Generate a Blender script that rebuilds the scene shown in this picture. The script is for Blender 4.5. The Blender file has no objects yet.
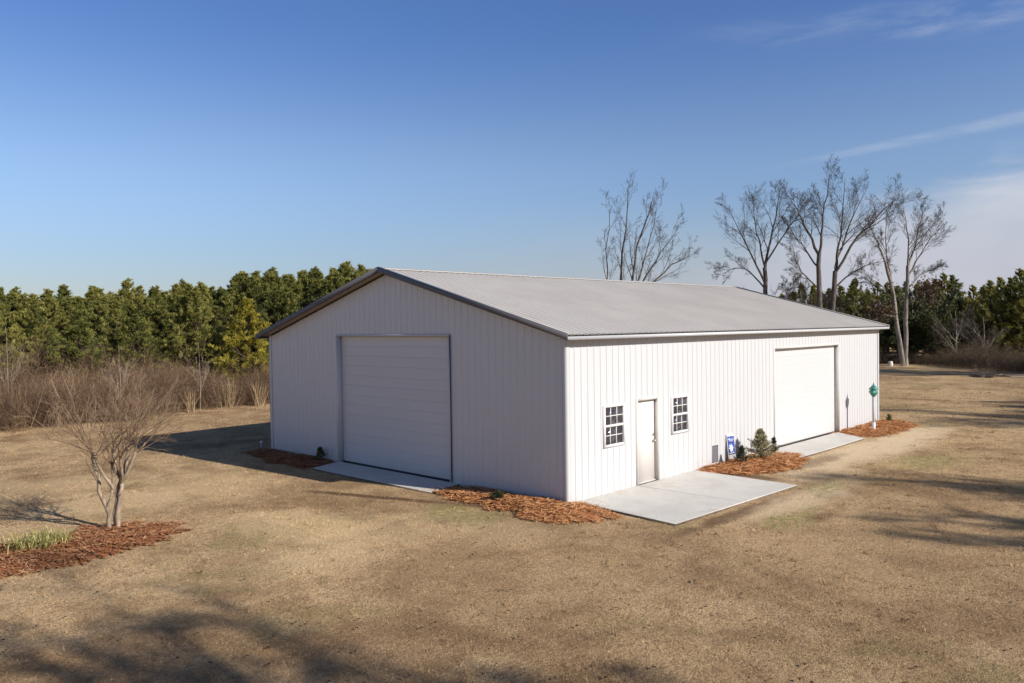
import bpy, math, random
import numpy as np
from mathutils import Vector, Matrix

R = np.random.default_rng(7)
random.seed(7)
scene = bpy.context.scene
col = scene.collection
PI = math.pi

# ------------------------------------------------------------------ helpers
class MB:
    """collects vertices / faces and links them as one mesh object"""
    def __init__(self):
        self.v = []; self.f = []; self.n = 0; self.has_shade = False
    def add(self, verts, faces, shade=None, mat=0):
        verts = np.asarray(verts, float).reshape(-1, 3)
        faces = np.asarray(faces, int)
        if shade is None:
            sh = np.zeros(len(faces))
        else:
            self.has_shade = True
            sh = np.broadcast_to(np.asarray(shade, float), (len(faces),))
        self.v.append(verts); self.f.append((faces + self.n, sh, mat)); self.n += len(verts)
    def box(self, lo, hi, mat=0):
        (x0, y0, z0), (x1, y1, z1) = lo, hi
        v = [(x0,y0,z0),(x1,y0,z0),(x1,y1,z0),(x0,y1,z0),(x0,y0,z1),(x1,y0,z1),(x1,y1,z1),(x0,y1,z1)]
        self.add(v, [(0,3,2,1),(4,5,6,7),(0,1,5,4),(1,2,6,5),(2,3,7,6),(3,0,4,7)], mat=mat)
    def prism(self, poly, axis, a, b, mat=0):
        """poly (list of 2D points) extruded along axis 0/1/2 from a to b"""
        poly = np.asarray(poly, float); n = len(poly)
        def lift(t):
            out = np.zeros((n, 3)); o = [i for i in range(3) if i != axis]
            out[:, o[0]] = poly[:, 0]; out[:, o[1]] = poly[:, 1]; out[:, axis] = t
            return out
        v = np.vstack([lift(a), lift(b)])
        self.add(v, [[i, (i+1) % n, n+(i+1) % n, n+i] for i in range(n)], mat=mat)
        self.add(v, [list(range(n))[::-1]], mat=mat); self.add(v, [list(range(n, 2*n))], mat=mat)
    def lathe(self, prof, c, seg=16, mat=0, sx=1.0):
        prof = np.asarray(prof, float); m = len(prof)
        a = np.linspace(0, 2*PI, seg, endpoint=False)
        v = np.stack([c[0]+prof[:, None, 0]*np.cos(a)*sx, c[1]+prof[:, None, 0]*np.sin(a), np.broadcast_to(c[2]+prof[:, None, 1], (m, seg))], -1)
        f = [[i*seg+j, i*seg+(j+1) % seg, (i+1)*seg+(j+1) % seg, (i+1)*seg+j] for i in range(m-1) for j in range(seg)]
        self.add(v.reshape(-1, 3), f, mat=mat)
    def tubes(self, P, Rd, sides=4, shade=None, mat=0):
        """P (m,n,3) polylines, Rd (m,n) radii"""
        P = np.asarray(P, float); Rd = np.asarray(Rd, float)
        m, n, _ = P.shape
        T = np.gradient(P, axis=1); T /= np.linalg.norm(T, axis=2, keepdims=True)+1e-9
        ref = np.where(np.abs(T[:, :1, 2:3]) > .8, np.array([1., 0, 0]), np.array([0, 0, 1.]))
        A = np.cross(T, np.broadcast_to(ref, T.shape)); A /= np.linalg.norm(A, axis=2, keepdims=True)+1e-9
        B = np.cross(T, A)
        an = np.linspace(0, 2*PI, sides, endpoint=False)
        V = P[:, :, None]+Rd[:, :, None, None]*(A[:, :, None]*np.cos(an)[:, None]+B[:, :, None]*np.sin(an)[:, None])
        idx = np.arange(m*n*sides).reshape(m, n, sides)
        a = idx[:, :-1]; b = idx[:, 1:]
        F = np.stack([a, np.roll(a, -1, 2), np.roll(b, -1, 2), b], -1)
        sh = None
        if shade is not None:
            sh = np.broadcast_to(np.asarray(shade, float).reshape(m, 1, 1), F.shape[:3]).reshape(-1)
        self.add(V.reshape(-1, 3), F.reshape(-1, 4), sh, mat)
    def build(self, name, mats, parent=None, smooth=False):
        me = bpy.data.meshes.new(name)
        if self.v:
            V = np.vstack(self.v)
            tot = []; loops = []; sh = []; mi = []
            for f, s, m in self.f:
                tot.append(np.full(len(f), f.shape[1])); loops.append(f.reshape(-1)); sh.append(s); mi.append(np.full(len(f), m))
            tot = np.concatenate(tot); loops = np.concatenate(loops); sh = np.concatenate(sh); mi = np.concatenate(mi)
            me.vertices.add(len(V)); me.vertices.foreach_set('co', V.astype(np.float32).ravel())
            me.loops.add(len(loops)); me.loops.foreach_set('vertex_index', loops.astype(np.int32))
            me.polygons.add(len(tot))
            me.polygons.foreach_set('loop_start', np.concatenate([[0], np.cumsum(tot)[:-1]]).astype(np.int32))
            me.polygons.foreach_set('loop_total', tot.astype(np.int32))
            me.polygons.foreach_set('material_index', mi.astype(np.int32))
            if smooth: me.polygons.foreach_set('use_smooth', np.ones(len(tot), bool))
            if self.has_shade:
                at = me.attributes.new('shade', 'FLOAT', 'FACE'); at.data.foreach_set('value', sh.astype(np.float32))
            me.update(calc_edges=True); me.validate()
        for m in (mats if isinstance(mats, (list, tuple)) else [mats]): me.materials.append(m)
        o = bpy.data.objects.new(name, me); col.objects.link(o)
        if parent is not None: o.parent = parent
        return o

def tag(o, label=None, cat=None, group=None, kind=None):
    if label: o['label'] = label
    if cat: o['category'] = cat
    if group: o['group'] = group
    if kind: o['kind'] = kind
    return o

def empty(name, loc, rz=0.0):
    o = bpy.data.objects.new(name, None); col.objects.link(o)
    o.location = loc; o.rotation_euler = (0, 0, rz); o.empty_display_size = .2
    return o

def copy_tree(o, parent=None):
    c = o.copy(); col.objects.link(c)
    if parent is not None: c.parent = parent
    for ch in list(o.children): copy_tree(ch, c)
    return c

# ------------------------------------------------------------------ materials
class NT:
    def __init__(self, nt): self.nt = nt
    def n(self, t, **kw):
        nd = self.nt.nodes.new(t)
        for k, v in kw.items(): setattr(nd, k, v)
        return nd
    def link(self, a, b): self.nt.links.new(a, b)
    def math(self, op, a, b=None, clamp=False):
        nd = self.n('ShaderNodeMath', operation=op); nd.use_clamp = clamp
        for i, x in enumerate((a, b)):
            if x is None: continue
            if isinstance(x, (int, float)): nd.inputs[i].default_value = x
            else: self.link(x, nd.inputs[i])
        return nd.outputs[0]
    def noise(self, vec, scale, detail=4, rough=.55, dist=0.0):
        nd = self.n('ShaderNodeTexNoise'); nd.inputs['Scale'].default_value = scale
        nd.inputs['Detail'].default_value = detail; nd.inputs['Roughness'].default_value = rough; nd.inputs['Distortion'].default_value = dist
        if vec is not None: self.link(vec, nd.inputs['Vector'])
        return nd.outputs['Fac']
    def ramp(self, fac, a, b, lo=0.0, hi=1.0, smooth=True):
        nd = self.n('ShaderNodeMapRange'); nd.interpolation_type = 'SMOOTHSTEP' if smooth else 'LINEAR'
        self.link(fac, nd.inputs[0]); nd.inputs[1].default_value = a; nd.inputs[2].default_value = b
        nd.inputs[3].default_value = lo; nd.inputs[4].default_value = hi
        return nd.outputs[0]
    def mix(self, fac, a, b, mode='MIX'):
        nd = self.n('ShaderNodeMix', data_type='RGBA', blend_type=mode)
        for i, x in ((0, fac), (6, a), (7, b)):
            if isinstance(x, (int, float)): nd.inputs[i].default_value = x
            elif isinstance(x, tuple): nd.inputs[i].default_value = (*x, 1)
            else: self.link(x, nd.inputs[i])
        return nd.outputs[2]
    def mapping(self, vec, scale=(1,1,1), rot=(0,0,0)):
        nd = self.n('ShaderNodeMapping'); nd.inputs['Scale'].default_value = scale; nd.inputs['Rotation'].default_value = rot
        self.link(vec, nd.inputs['Vector']); return nd.outputs[0]

def new_mat(name):
    m = bpy.data.materials.new(name); m.use_nodes = True
    t = NT(m.node_tree); b = m.node_tree.nodes['Principled BSDF']
    return m, t, b

def simple(name, c, rough=.6, metal=0.0, var=.06, scale=3.0, spec=.5, bump=0.0, bscale=40, streak=False):
    m, t, b = new_mat(name)
    pos = t.n('ShaderNodeNewGeometry').outputs['Position']
    vec = t.mapping(pos, (1, 1, .12)) if streak else pos
    f = t.noise(vec, scale, 5, .6)
    c0 = tuple(x*(1-var) for x in c); c1 = tuple(min(1, x*(1+var)) for x in c)
    t.link(t.mix(t.ramp(f, .3, .7), c0, c1), b.inputs['Base Color'])
    b.inputs['Roughness'].default_value = rough; b.inputs['Metallic'].default_value = metal
    b.inputs['Specular IOR Level'].default_value = spec
    if bump:
        bp = t.n('ShaderNodeBump'); bp.inputs['Strength'].default_value = bump; bp.inputs['Distance'].default_value = .02
        t.link(t.noise(pos, bscale, 3), bp.inputs['Height']); t.link(bp.outputs[0], b.inputs['Normal'])
    return m

def shaded(name, stops, rough=.85, trans=0.0, obj_var=0.0, spec=.2, noise=0.0):
    """colour ramp over the per-piece attribute 'shade'; obj_var shifts it per object"""
    m, t, b = new_mat(name)
    a = t.n('ShaderNodeAttribute', attribute_name='shade').outputs['Fac']
    if obj_var:
        oi = t.n('ShaderNodeObjectInfo').outputs['Random']
        a = t.math('ADD', a, t.math('MULTIPLY', t.math('SUBTRACT', oi, .5), obj_var))
    if noise:
        pos = t.n('ShaderNodeNewGeometry').outputs['Position']
        a = t.math('ADD', a, t.math('MULTIPLY', t.math('SUBTRACT', t.noise(pos, .35, 3), .5), noise))
    cr = t.n('ShaderNodeValToRGB'); e = cr.color_ramp.elements
    e[0].position = stops[0][0]; e[0].color = (*stops[0][1], 1); e[1].position = stops[-1][0]; e[1].color = (*stops[-1][1], 1)
    for p, c in stops[1:-1]:
        x = e.new(p); x.color = (*c, 1)
    t.link(a, cr.inputs[0]); t.link(cr.outputs[0], b.inputs['Base Color'])
    b.inputs['Roughness'].default_value = rough; b.inputs['Specular IOR Level'].default_value = spec
    if trans:
        out = [n for n in m.node_tree.nodes if n.type == 'OUTPUT_MATERIAL'][0]
        tr = t.n('ShaderNodeBsdfTranslucent'); t.link(cr.outputs[0], tr.inputs[0])
        ms = t.n('ShaderNodeMixShader'); ms.inputs[0].default_value = trans
        t.link(b.outputs[0], ms.inputs[1]); t.link(tr.outputs[0], ms.inputs[2]); t.link(ms.outputs[0], out.inputs[0])
    return m

def turf_colour(t, pos):
    """dormant lawn: straw, brown and a few green and sandy patches, fixed to the ground"""
    flat = t.mapping(pos, (1, 1, 0))
    big = t.noise(flat, .16, 5, .6, .6)
    mid = t.noise(flat, .75, 5, .65, .4)
    fine = t.noise(flat, 5.5, 4, .7)
    grit = t.noise(flat, 34, 3, .75)
    c = t.mix(t.ramp(big, .40, .60), GR['brown'], GR['tan'])
    c = t.mix(t.ramp(mid, .42, .72, 0, .62), c, GR['straw'])
    c = t.mix(t.ramp(mid, .50, .30, 0, .55), c, GR['dark'])
    c = t.mix(t.ramp(t.noise(flat, .33, 6, .68, .8), .52, .66, 0, .55), c, GR['olive'])
    blot = t.noise(flat, 2.1, 5, .7, .3)
    c = t.mix(t.ramp(blot, .50, .36, 0, .5), c, GR['brown'])
    c = t.mix(t.ramp(fine, .52, .25, 0, .48), c, GR['dark'])
    c = t.mix(t.ramp(fine, .55, .78, 0, .4), c, GR['straw'])
    c = t.mix(t.ramp(grit, .58, .36, 0, .62), c, GR['dark'])
    c = t.mix(t.ramp(t.noise(flat, 14, 3, .7), .50, .34, 0, .6), c, GR['dark'])
    c = t.mix(t.ramp(t.noise(flat, 19, 3, .7), .56, .72, 0, .5), c, GR['straw'])
    sep = t.n('ShaderNodeSeparateXYZ'); t.link(pos, sep.inputs[0])
    X, Y = sep.outputs[0], sep.outputs[1]
    wob = t.math('MULTIPLY', t.math('SUBTRACT', t.noise(flat, 1.3, 4, .65), .5), 1.9)
    def spot(cx, cy, rx, ry, edge=.5):
        dx = t.math('DIVIDE', t.math('SUBTRACT', X, cx), rx); dy = t.math('DIVIDE', t.math('SUBTRACT', Y, cy), ry)
        d = t.math('SQRT', t.math('ADD', t.math('MULTIPLY', dx, dx), t.math('MULTIPLY', dy, dy)))
        return t.ramp(t.math('ADD', d, wob), 1.0+edge, 1.0-edge)
    for cx, cy, rx, ry, k, what in SPOTS:
        sm = t.math('MULTIPLY', spot(cx, cy, rx, ry), k)
        if what == 'sand': sm = t.math('MULTIPLY', sm, t.ramp(t.noise(flat, 2.6, 5, .7), .30, .52, .55, 1))
        if what == 'green': sm = t.math('MULTIPLY', sm, t.ramp(t.noise(flat, 7, 4, .7), .38, .62))
        c = t.mix(sm, c, GR[what])
    # worn wheel line along the gable end
    dl = t.math('ABSOLUTE', t.math('ADD', t.math('SUBTRACT', X, t.math('MULTIPLY', t.math('SUBTRACT', Y, 3.4), -.36)), t.math('ADD', 1.92, t.math('MULTIPLY', wob, .16))))
    seg = t.math('MULTIPLY', t.ramp(Y, .6, 1.6), t.ramp(Y, 6.3, 5.2))
    c = t.mix(t.math('MULTIPLY', t.math('MULTIPLY', t.ramp(dl, .24, .05), seg), t.ramp(mid, .32, .55, .25, .95)), c, GR['soil'])
    return c

GR = dict(olive=(.30,.255,.110), brown=(.39,.25,.133), tan=(.73,.505,.278), straw=(.80,.585,.335), dark=(.185,.116,.062), green=(.29,.28,.10), sand=(.72,.56,.37), soil=(.14,.08,.045))
SPOTS = [ # x, y, rx, ry, strength, colour
    (9.6,-1.95,3.0,.75,.85,'sand'), (12.4,-2.2,2.9,.95,.95,'sand'), (16.0,-2.1,2.4,.7,.9,'sand'), (-4.6,3.0,.9,1.6,.6,'straw'), (-5.6,.6,1.0,.8,.5,'straw'), (-6.5,8.0,1.6,1.2,.55,'straw'), (-2.4,-.4,.8,1.0,.4,'straw'), (2.0,-3.05,2.6,.22,.8,'soil'), (5.5,-1.6,.25,1.3,.8,'soil'), (4.6,-3.7,.5,.2,.8,'dark'), (3.2,-3.9,.35,.18,.8,'green'), (6.9,-2.4,.6,.25,.8,'dark'), (4.0,-3.45,2.4,.5,.65,'sand'), (6.6,-2.6,1.8,.7,.5,'sand'),
    (10.6,-4.0,1.5,.7,.95,'green'), (1.9,-4.1,.9,.4,.95,'green'), (-1.95,1.25,.6,1.0,.9,'green'), (5.4,-3.3,.9,.35,.9,'green'), (2.6,-4.4,.5,.2,.7,'dark'), (-5.3,2.6,1.5,.7,.3,'green'), (20.5,-5.5,1.6,.8,.4,'green'),
    (-3.5,-1.8,2.5,2.2,.28,'brown'), (1.0,-6.2,3.0,2.0,.35,'brown'), (-4.2,1.2,1.3,1.1,.3,'straw'), (-4.0,8.2,1.5,2.2,.4,'straw'), (-7.5,11.0,3.2,1.5,.4,'straw'),
    (8.6,-1.75,1.6,.32,.5,'soil'), (6.0,-2.9,1.2,.28,.4,'soil'),
]

def mat_ground():
    m, t, b = new_mat('lawn_soil')
    pos = t.n('ShaderNodeNewGeometry').outputs['Position']
    c = turf_colour(t, pos)
    t.link(c, b.inputs['Base Color']); b.inputs['Roughness'].default_value = .95; b.inputs['Specular IOR Level'].default_value = .1
    bp = t.n('ShaderNodeBump'); bp.inputs['Strength'].default_value = .8; bp.inputs['Distance'].default_value = .04
    h = t.math('ADD', t.noise(pos, 14, 5, .7), t.math('MULTIPLY', t.noise(pos, 55, 3, .7), .6))
    t.link(h, bp.inputs['Height']); t.link(bp.outputs[0], b.inputs['Normal'])
    return m

def mat_blades():
    m, t, b = new_mat('dry_grass_blade')
    pos = t.n('ShaderNodeNewGeometry').outputs['Position']
    c = turf_colour(t, pos)
    a = t.n('ShaderNodeAttribute', attribute_name='shade').outputs['Fac']
    c = t.mix(t.ramp(a, .75, 1.0, 0, .75), c, (.68,.51,.32))
    c = t.mix(t.ramp(a, .35, 0.0, 0, .65), c, (.22,.145,.08))
    t.link(c, b.inputs['Base Color']); b.inputs['Roughness'].default_value = .9; b.inputs['Specular IOR Level'].default_value = .1
    return m

M = {}
def mat_panel(name, c, rough=.38, spec=.5):
    """painted ribbed steel: slight fading, rain streaks, dust at the foot"""
    m, t, b = new_mat(name)
    pos = t.n('ShaderNodeNewGeometry').outputs['Position']
    st = t.noise(t.mapping(pos, (5, 5, .25)), 1.5, 5, .6)
    bl = t.noise(pos, .7, 4, .6)
    cc = t.mix(t.ramp(st, .45, .8, 0, .4), c, tuple(x*.95 for x in c))
    cc = t.mix(t.ramp(bl, .4, .8, 0, .4), cc, tuple(x*.96 for x in c))
    sep = t.n('ShaderNodeSeparateXYZ'); t.link(pos, sep.inputs[0])
    dirt = t.math('MULTIPLY', t.ramp(sep.outputs[2], .45, .0), t.ramp(t.noise(pos, 5, 5, .7), .35, .75))
    cc = t.mix(t.math('MULTIPLY', dirt, .35), cc, (.42,.30,.20))
    t.link(cc, b.inputs['Base Color']); b.inputs['Roughness'].default_value = rough; b.inputs['Specular IOR Level'].default_value = spec
    bp = t.n('ShaderNodeBump'); bp.inputs['Strength'].default_value = .15; bp.inputs['Distance'].default_value = .02
    t.link(t.noise(t.mapping(pos, (1, 1, .4)), 2.2, 2), bp.inputs['Height']); t.link(bp.outputs[0], b.inputs['Normal'])
    return m

def mat_roof():
    m, t, b = new_mat('galvanised_roof')
    pos = t.n('ShaderNodeNewGeometry').outputs['Position']
    n1 = t.noise(pos, .5, 5, .65); n2 = t.noise(t.mapping(pos, (2.6, .5, .5)), 1.6, 5, .7)
    c = t.mix(t.ramp(n1, .3, .7), (.57,.535,.495), (.64,.605,.56))
    c = t.mix(t.ramp(n2, .5, .8, 0, .35), c, (.45,.41,.375))
    t.link(c, b.inputs['Base Color']); b.inputs['Roughness'].default_value = .5; b.inputs['Metallic'].default_value = .12
    return m

def mat_concrete():
    m, t, b = new_mat('broom_concrete')
    pos = t.n('ShaderNodeNewGeometry').outputs['Position']
    n1 = t.noise(pos, .9, 5, .6, .3); n2 = t.noise(pos, 9, 5, .7); n3 = t.noise(t.mapping(pos, (60, 2.5, 3)), 1, 2)
    c = t.mix(t.ramp(n1, .3, .7), (.56,.535,.49), (.66,.635,.59))
    c = t.mix(t.ramp(n2, .5, .75, 0, .5), c, (.46,.43,.38))
    c = t.mix(t.ramp(n1, .58, .72, 0, .6), c, (.54,.46,.36))
    c = t.mix(t.ramp(t.noise(pos, 2.3, 6, .7, .8), .56, .68, 0, .45), c, (.43,.39,.33))
    c = t.mix(t.ramp(n3, .4, .7, 0, .25), c, (.46,.445,.42))
    t.link(c, b.inputs['Base Color']); b.inputs['Roughness'].default_value = .85
    bp = t.n('ShaderNodeBump'); bp.inputs['Strength'].default_value = .3; bp.inputs['Distance'].default_value = .01
    t.link(t.noise(pos, 60, 3), bp.inputs['Height']); t.link(bp.outputs[0], b.inputs['Normal'])
    return m

def mat_bark(name, c0, c1, scale=6):
    m, t, b = new_mat(name)
    pos = t.n('ShaderNodeTexCoord').outputs['Object']
    f = t.noise(t.mapping(pos, (1, 1, .3)), scale, 6, .7)
    t.link(t.mix(t.ramp(f, .35, .68), c0, c1), b.inputs['Base Color']); b.inputs['Roughness'].default_value = .9; b.inputs['Specular IOR Level'].default_value = .15
    return m

def mat_glass():
    m, t, b = new_mat('dark_window_glass')
    pos = t.n('ShaderNodeNewGeometry').outputs['Position']
    t.link(t.mix(t.ramp(t.noise(pos, 6, 3), .3, .7), (.035,.03,.04), (.07,.06,.065)), b.inputs['Base Color'])
    b.inputs['Roughness'].default_value = .06; b.inputs['Specular IOR Level'].default_value = .5
    return m

M['wall'] = mat_panel('white_ribbed_steel', (.55,.557,.57))
M['trim'] = mat_panel('white_trim', (.55,.557,.57))
M['door'] = mat_panel('white_sectional_door', (.56,.563,.57), .45)
M['beige'] = simple('almond_door_paint', (.70,.655,.625), .5, var=.02)
M['jamb'] = simple('jamb_paint', (.60,.575,.54), .5, var=.04)
M['seal_shade'] = simple('seal_and_shade_black', (.022,.022,.026), .6)
M['roof'] = mat_roof()
M['ridge'] = simple('light_ridge_steel', (.52,.50,.47), .42, .15)
M['rake'] = simple('grey_rake_steel', (.10,.10,.115), .6, 0)
M['soffit'] = simple('soffit_steel', (.34,.28,.23), .6)
M['dark'] = simple('closure_foam', (.05,.045,.04), .9)
M['concrete'] = mat_concrete()
M['glass'] = mat_glass()
M['vinyl'] = simple('white_vinyl', (.74,.73,.72), .4, var=.02)
M['steel'] = simple('satin_steel', (.42,.40,.37), .32, .9)
M['vent'] = simple('grey_louvre', (.13,.12,.14), .5)
M['ground'] = mat_ground()
M['blade'] = mat_blades()
M['mulch'] = shaded('pine_straw', [(0,(.10,.038,.016)),(.3,(.33,.125,.046)),(.65,(.58,.265,.105)),(1,(.72,.44,.23))], .9, noise=.5)
M['redmulch'] = shaded('red_bark_mulch', [(0,(.08,.031,.015)),(.4,(.27,.108,.045)),(.75,(.44,.195,.085)),(1,(.56,.34,.19))], .9, noise=.5)
M['needle'] = shaded('pine_needle', [(0,(.045,.056,.016)),(.35,(.15,.165,.038)),(.65,(.29,.275,.066)),(1,(.44,.385,.11))], .6, .32, .4, .35)
M['yneedle'] = shaded('yellow_pine_needle', [(0,(.12,.11,.018)),(.4,(.29,.25,.035)),(.75,(.44,.37,.05)),(1,(.55,.46,.08))], .6, .25, 0, .3)
M['darkleaf'] = shaded('dark_evergreen_leaf', [(0,(.026,.035,.014)),(.4,(.06,.075,.027)),(.75,(.115,.125,.042)),(1,(.20,.18,.07))], .6, .15, .3, .3)
M['russet'] = shaded('russet_leaf', [(0,(.06,.036,.022)),(.5,(.14,.085,.052)),(1,(.24,.16,.105))], .8, .2, .2)
M['olive'] = shaded('olive_leaf', [(0,(.03,.034,.014)),(.5,(.075,.078,.03)),(1,(.15,.14,.055))], .7, .2, .2)
M['brush'] = shaded('dry_brush_stem', [(0,(.055,.034,.024)),(.3,(.135,.084,.056)),(.6,(.235,.148,.095)),(.85,(.38,.265,.155)),(1,(.56,.43,.25))], .9, 0, 0, .1, .8)
M['greybrush'] = shaded('grey_olive_brush', [(0,(.055,.04,.027)),(.4,(.15,.108,.072)),(.75,(.25,.185,.12)),(1,(.38,.29,.18))], .9)
M['tanstem'] = shaded('straw_stem', [(0,(.22,.15,.08)),(1,(.48,.36,.21))], .9)
M['bark'] = mat_bark('grey_bark', (.075,.062,.052), (.17,.145,.125))
M['twig'] = mat_bark('dark_twig', (.055,.044,.038), (.12,.098,.084), 2)
M['palebark'] = mat_bark('pale_bark', (.15,.125,.105), (.37,.33,.28), 3)
M['pinebark'] = mat_bark('pine_bark', (.05,.035,.026), (.13,.09,.065))
M['myrtle'] = mat_bark('crape_myrtle_bark', (.20,.15,.105), (.46,.37,.27), 9)
M['myrtletwig'] = mat_bark('crape_myrtle_twig', (.16,.105,.068), (.36,.26,.17), 4)
M['yellowgrass'] = shaded('yellow_green_blade', [(0,(.22,.21,.05)),(.5,(.44,.41,.13)),(1,(.66,.58,.30))], .7, .2)
M['shrub'] = shaded('grey_green_needle', [(0,(.15,.14,.08)),(.5,(.38,.35,.20)),(1,(.58,.52,.33))], .7, .1)
M['smallshrub'] = shaded('small_shrub_leaf', [(0,(.018,.022,.012)),(.5,(.05,.06,.028)),(1,(.11,.11,.05))], .6, .1)
M['teal'] = simple('teal_patina', (.055,.25,.20), .5, .1, .2, 14)
M['palewood'] = simple('pale_cut_wood', (.62,.57,.50), .8, var=.15, scale=9)
M['post'] = simple('weathered_white_post', (.50,.50,.50), .6, var=.1)
M['pvc'] = simple('white_pvc', (.75,.75,.75), .4)
M['signwhite'] = simple('white_corrugated_plastic', (.74,.74,.74), .5)
M['signblue'] = simple('blue_print', (.030,.075,.36), .45, var=.02)
M['signlight'] = simple('light_blue_print', (.115,.165,.52), .45, var=.02)
M['dirt'] = simple('bare_dirt', (.34,.245,.17), .95, var=.2, scale=1.5)

# ------------------------------------------------------------------ ground
def vnoise(x, y, seed=0):
    def h(i, j):
        s = np.sin(i*127.1+j*311.7+seed*74.7)*43758.5453
        return s-np.floor(s)
    i = np.floor(x); j = np.floor(y); u = x-i; v = y-j
    u = u*u*(3-2*u); v = v*v*(3-2*v)
    return (h(i, j)*(1-u)+h(i+1, j)*u)*(1-v)+(h(i, j+1)*(1-u)+h(i+1, j+1)*u)*v-.5

L, W, H, RISE, OG, OE = 18.40, 12.19, 3.63, 1.67, .31, .31
def zf(x, y):
    x = np.asarray(x, float); y = np.asarray(y, float)
    dx = np.maximum(np.maximum(-1.6-x, x-L-.6), 0); dy = np.maximum(np.maximum(-3.3-y, y-W-.6), 0)
    d = np.hypot(dx, dy); k = np.clip(d/3, 0, 1); far = np.clip((np.hypot(x, y)-25)/40, 0, 1)
    return k*(vnoise(x*.35, y*.35, 1)*.05+vnoise(x*.11, y*.11, 2)*.05)+far*vnoise(x*.05, y*.05, 3)*.35

def axis_pts(lo, hi, far):
    core = np.arange(lo, hi+.01, .6)
    g = .6*1.22**np.arange(1, 34); out = np.cumsum(g); out = out[out < far]
    return np.concatenate([(lo-out)[::-1], core, hi+out])
gx = axis_pts(-18, 28, 3000); gy = axis_pts(-18, 36, 3000)
GX, GY = np.meshgrid(gx, gy, indexing='ij')
g = MB(); nx, ny = GX.shape
idx = np.arange(nx*ny).reshape(nx, ny)
g.add(np.stack([GX, GY, zf(GX, GY)], -1).reshape(-1, 3),
      np.stack([idx[:-1, :-1], idx[1:, :-1], idx[1:, 1:], idx[:-1, 1:]], -1).reshape(-1, 4))
tag(g.build('ground', M['ground'], smooth=True), 'dormant tan and brown lawn around the white building', 'ground', kind='structure')

def Z(x, y): return float(zf(x, y))

# ------------------------------------------------------------------ concrete pads (slabs with a bevelled rim)
def slab(name, pts, z, label, joint=None):
    b = MB(); pts = np.array(pts, float); c = pts.mean(0); n = len(pts)
    inn = pts+(c-pts)/np.linalg.norm(c-pts, axis=1, keepdims=True)*.02
    v = np.vstack([np.c_[pts, np.full(n, -.15)], np.c_[pts, np.full(n, z-.012)], np.c_[inn, np.full(n, z)]])
    f = [[i, (i+1) % n, n+(i+1) % n, n+i] for i in range(n)]+[[n+i, n+(i+1) % n, 2*n+(i+1) % n, 2*n+i] for i in range(n)]
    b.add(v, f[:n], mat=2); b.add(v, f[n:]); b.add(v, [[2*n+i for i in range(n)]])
    if joint:
        for (x0, y0, x1, y1) in joint: b.box((x0, y0, z-.01), (x1, y1, z+.0015), 1)
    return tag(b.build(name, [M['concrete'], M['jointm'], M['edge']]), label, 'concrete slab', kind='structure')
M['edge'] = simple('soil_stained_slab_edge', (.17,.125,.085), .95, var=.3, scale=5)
M['jointm'] = simple('joint_shadowless', (.24,.225,.20), .9)
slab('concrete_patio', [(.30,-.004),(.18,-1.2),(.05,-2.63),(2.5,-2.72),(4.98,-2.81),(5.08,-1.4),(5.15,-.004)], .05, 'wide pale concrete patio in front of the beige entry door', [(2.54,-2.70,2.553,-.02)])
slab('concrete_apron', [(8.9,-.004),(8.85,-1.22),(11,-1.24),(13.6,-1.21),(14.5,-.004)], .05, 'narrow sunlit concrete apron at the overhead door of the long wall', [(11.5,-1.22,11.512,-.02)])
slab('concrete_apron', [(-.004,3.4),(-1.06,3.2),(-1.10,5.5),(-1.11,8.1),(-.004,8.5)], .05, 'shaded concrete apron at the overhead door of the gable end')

# ------------------------------------------------------------------ the building
bld = empty('metal_building', (0, 0, 0))
tag(bld, 'long white ribbed metal barn with grey gable roof and two overhead doors', 'building')
SL = RISE/(W/2)
def under(y): return H-.03+SL*(W/2-abs(y-W/2))     # wall top

def ribbed(u0, u1, ztop, openings, place, extra=()):
    """ribbed sheet from u0 to u1; place(u, d, z) -> xyz, d outwards"""
    b = MB(); us = {}
    sp = .2286; k = u0+.06
    prof = [(u0, 0), (u1, 0)]
    while k < u1-.05:
        prof += [(k-.030, 0), (k-.012, .0135), (k+.012, .0135), (k+.030, 0)]; k += sp
    prof = sorted(p for p in prof if u0 <= p[0] <= u1)
    pu = np.array([p[0] for p in prof]); pd = np.array([p[1] for p in prof])
    cuts = sorted(set(list(pu)+[x for o in openings for x in (o[0], o[1])]+list(extra)))
    for a, c in zip(cuts[:-1], cuts[1:]):
        if c-a < 1e-6: continue
        da, dc = np.interp(a, pu, pd), np.interp(c, pu, pd); mid = (a+c)/2
        iv = [(-.12, None)]
        for o in sorted(openings, key=lambda o: o[2]):
            if o[0] <= mid <= o[1]:
                lo, hi = iv.pop(); iv += [(lo, o[2]), (o[3], None)]
        for lo, hi in iv:
            za, zc = (ztop(a), ztop(c)) if hi is None else (hi, hi)
            if hi is not None and hi-lo < 1e-4: continue
            b.add([place(a, da, lo), place(c, dc, lo), place(c, dc, zc), place(a, da, za)], [(0, 1, 2, 3)])
    return b
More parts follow.
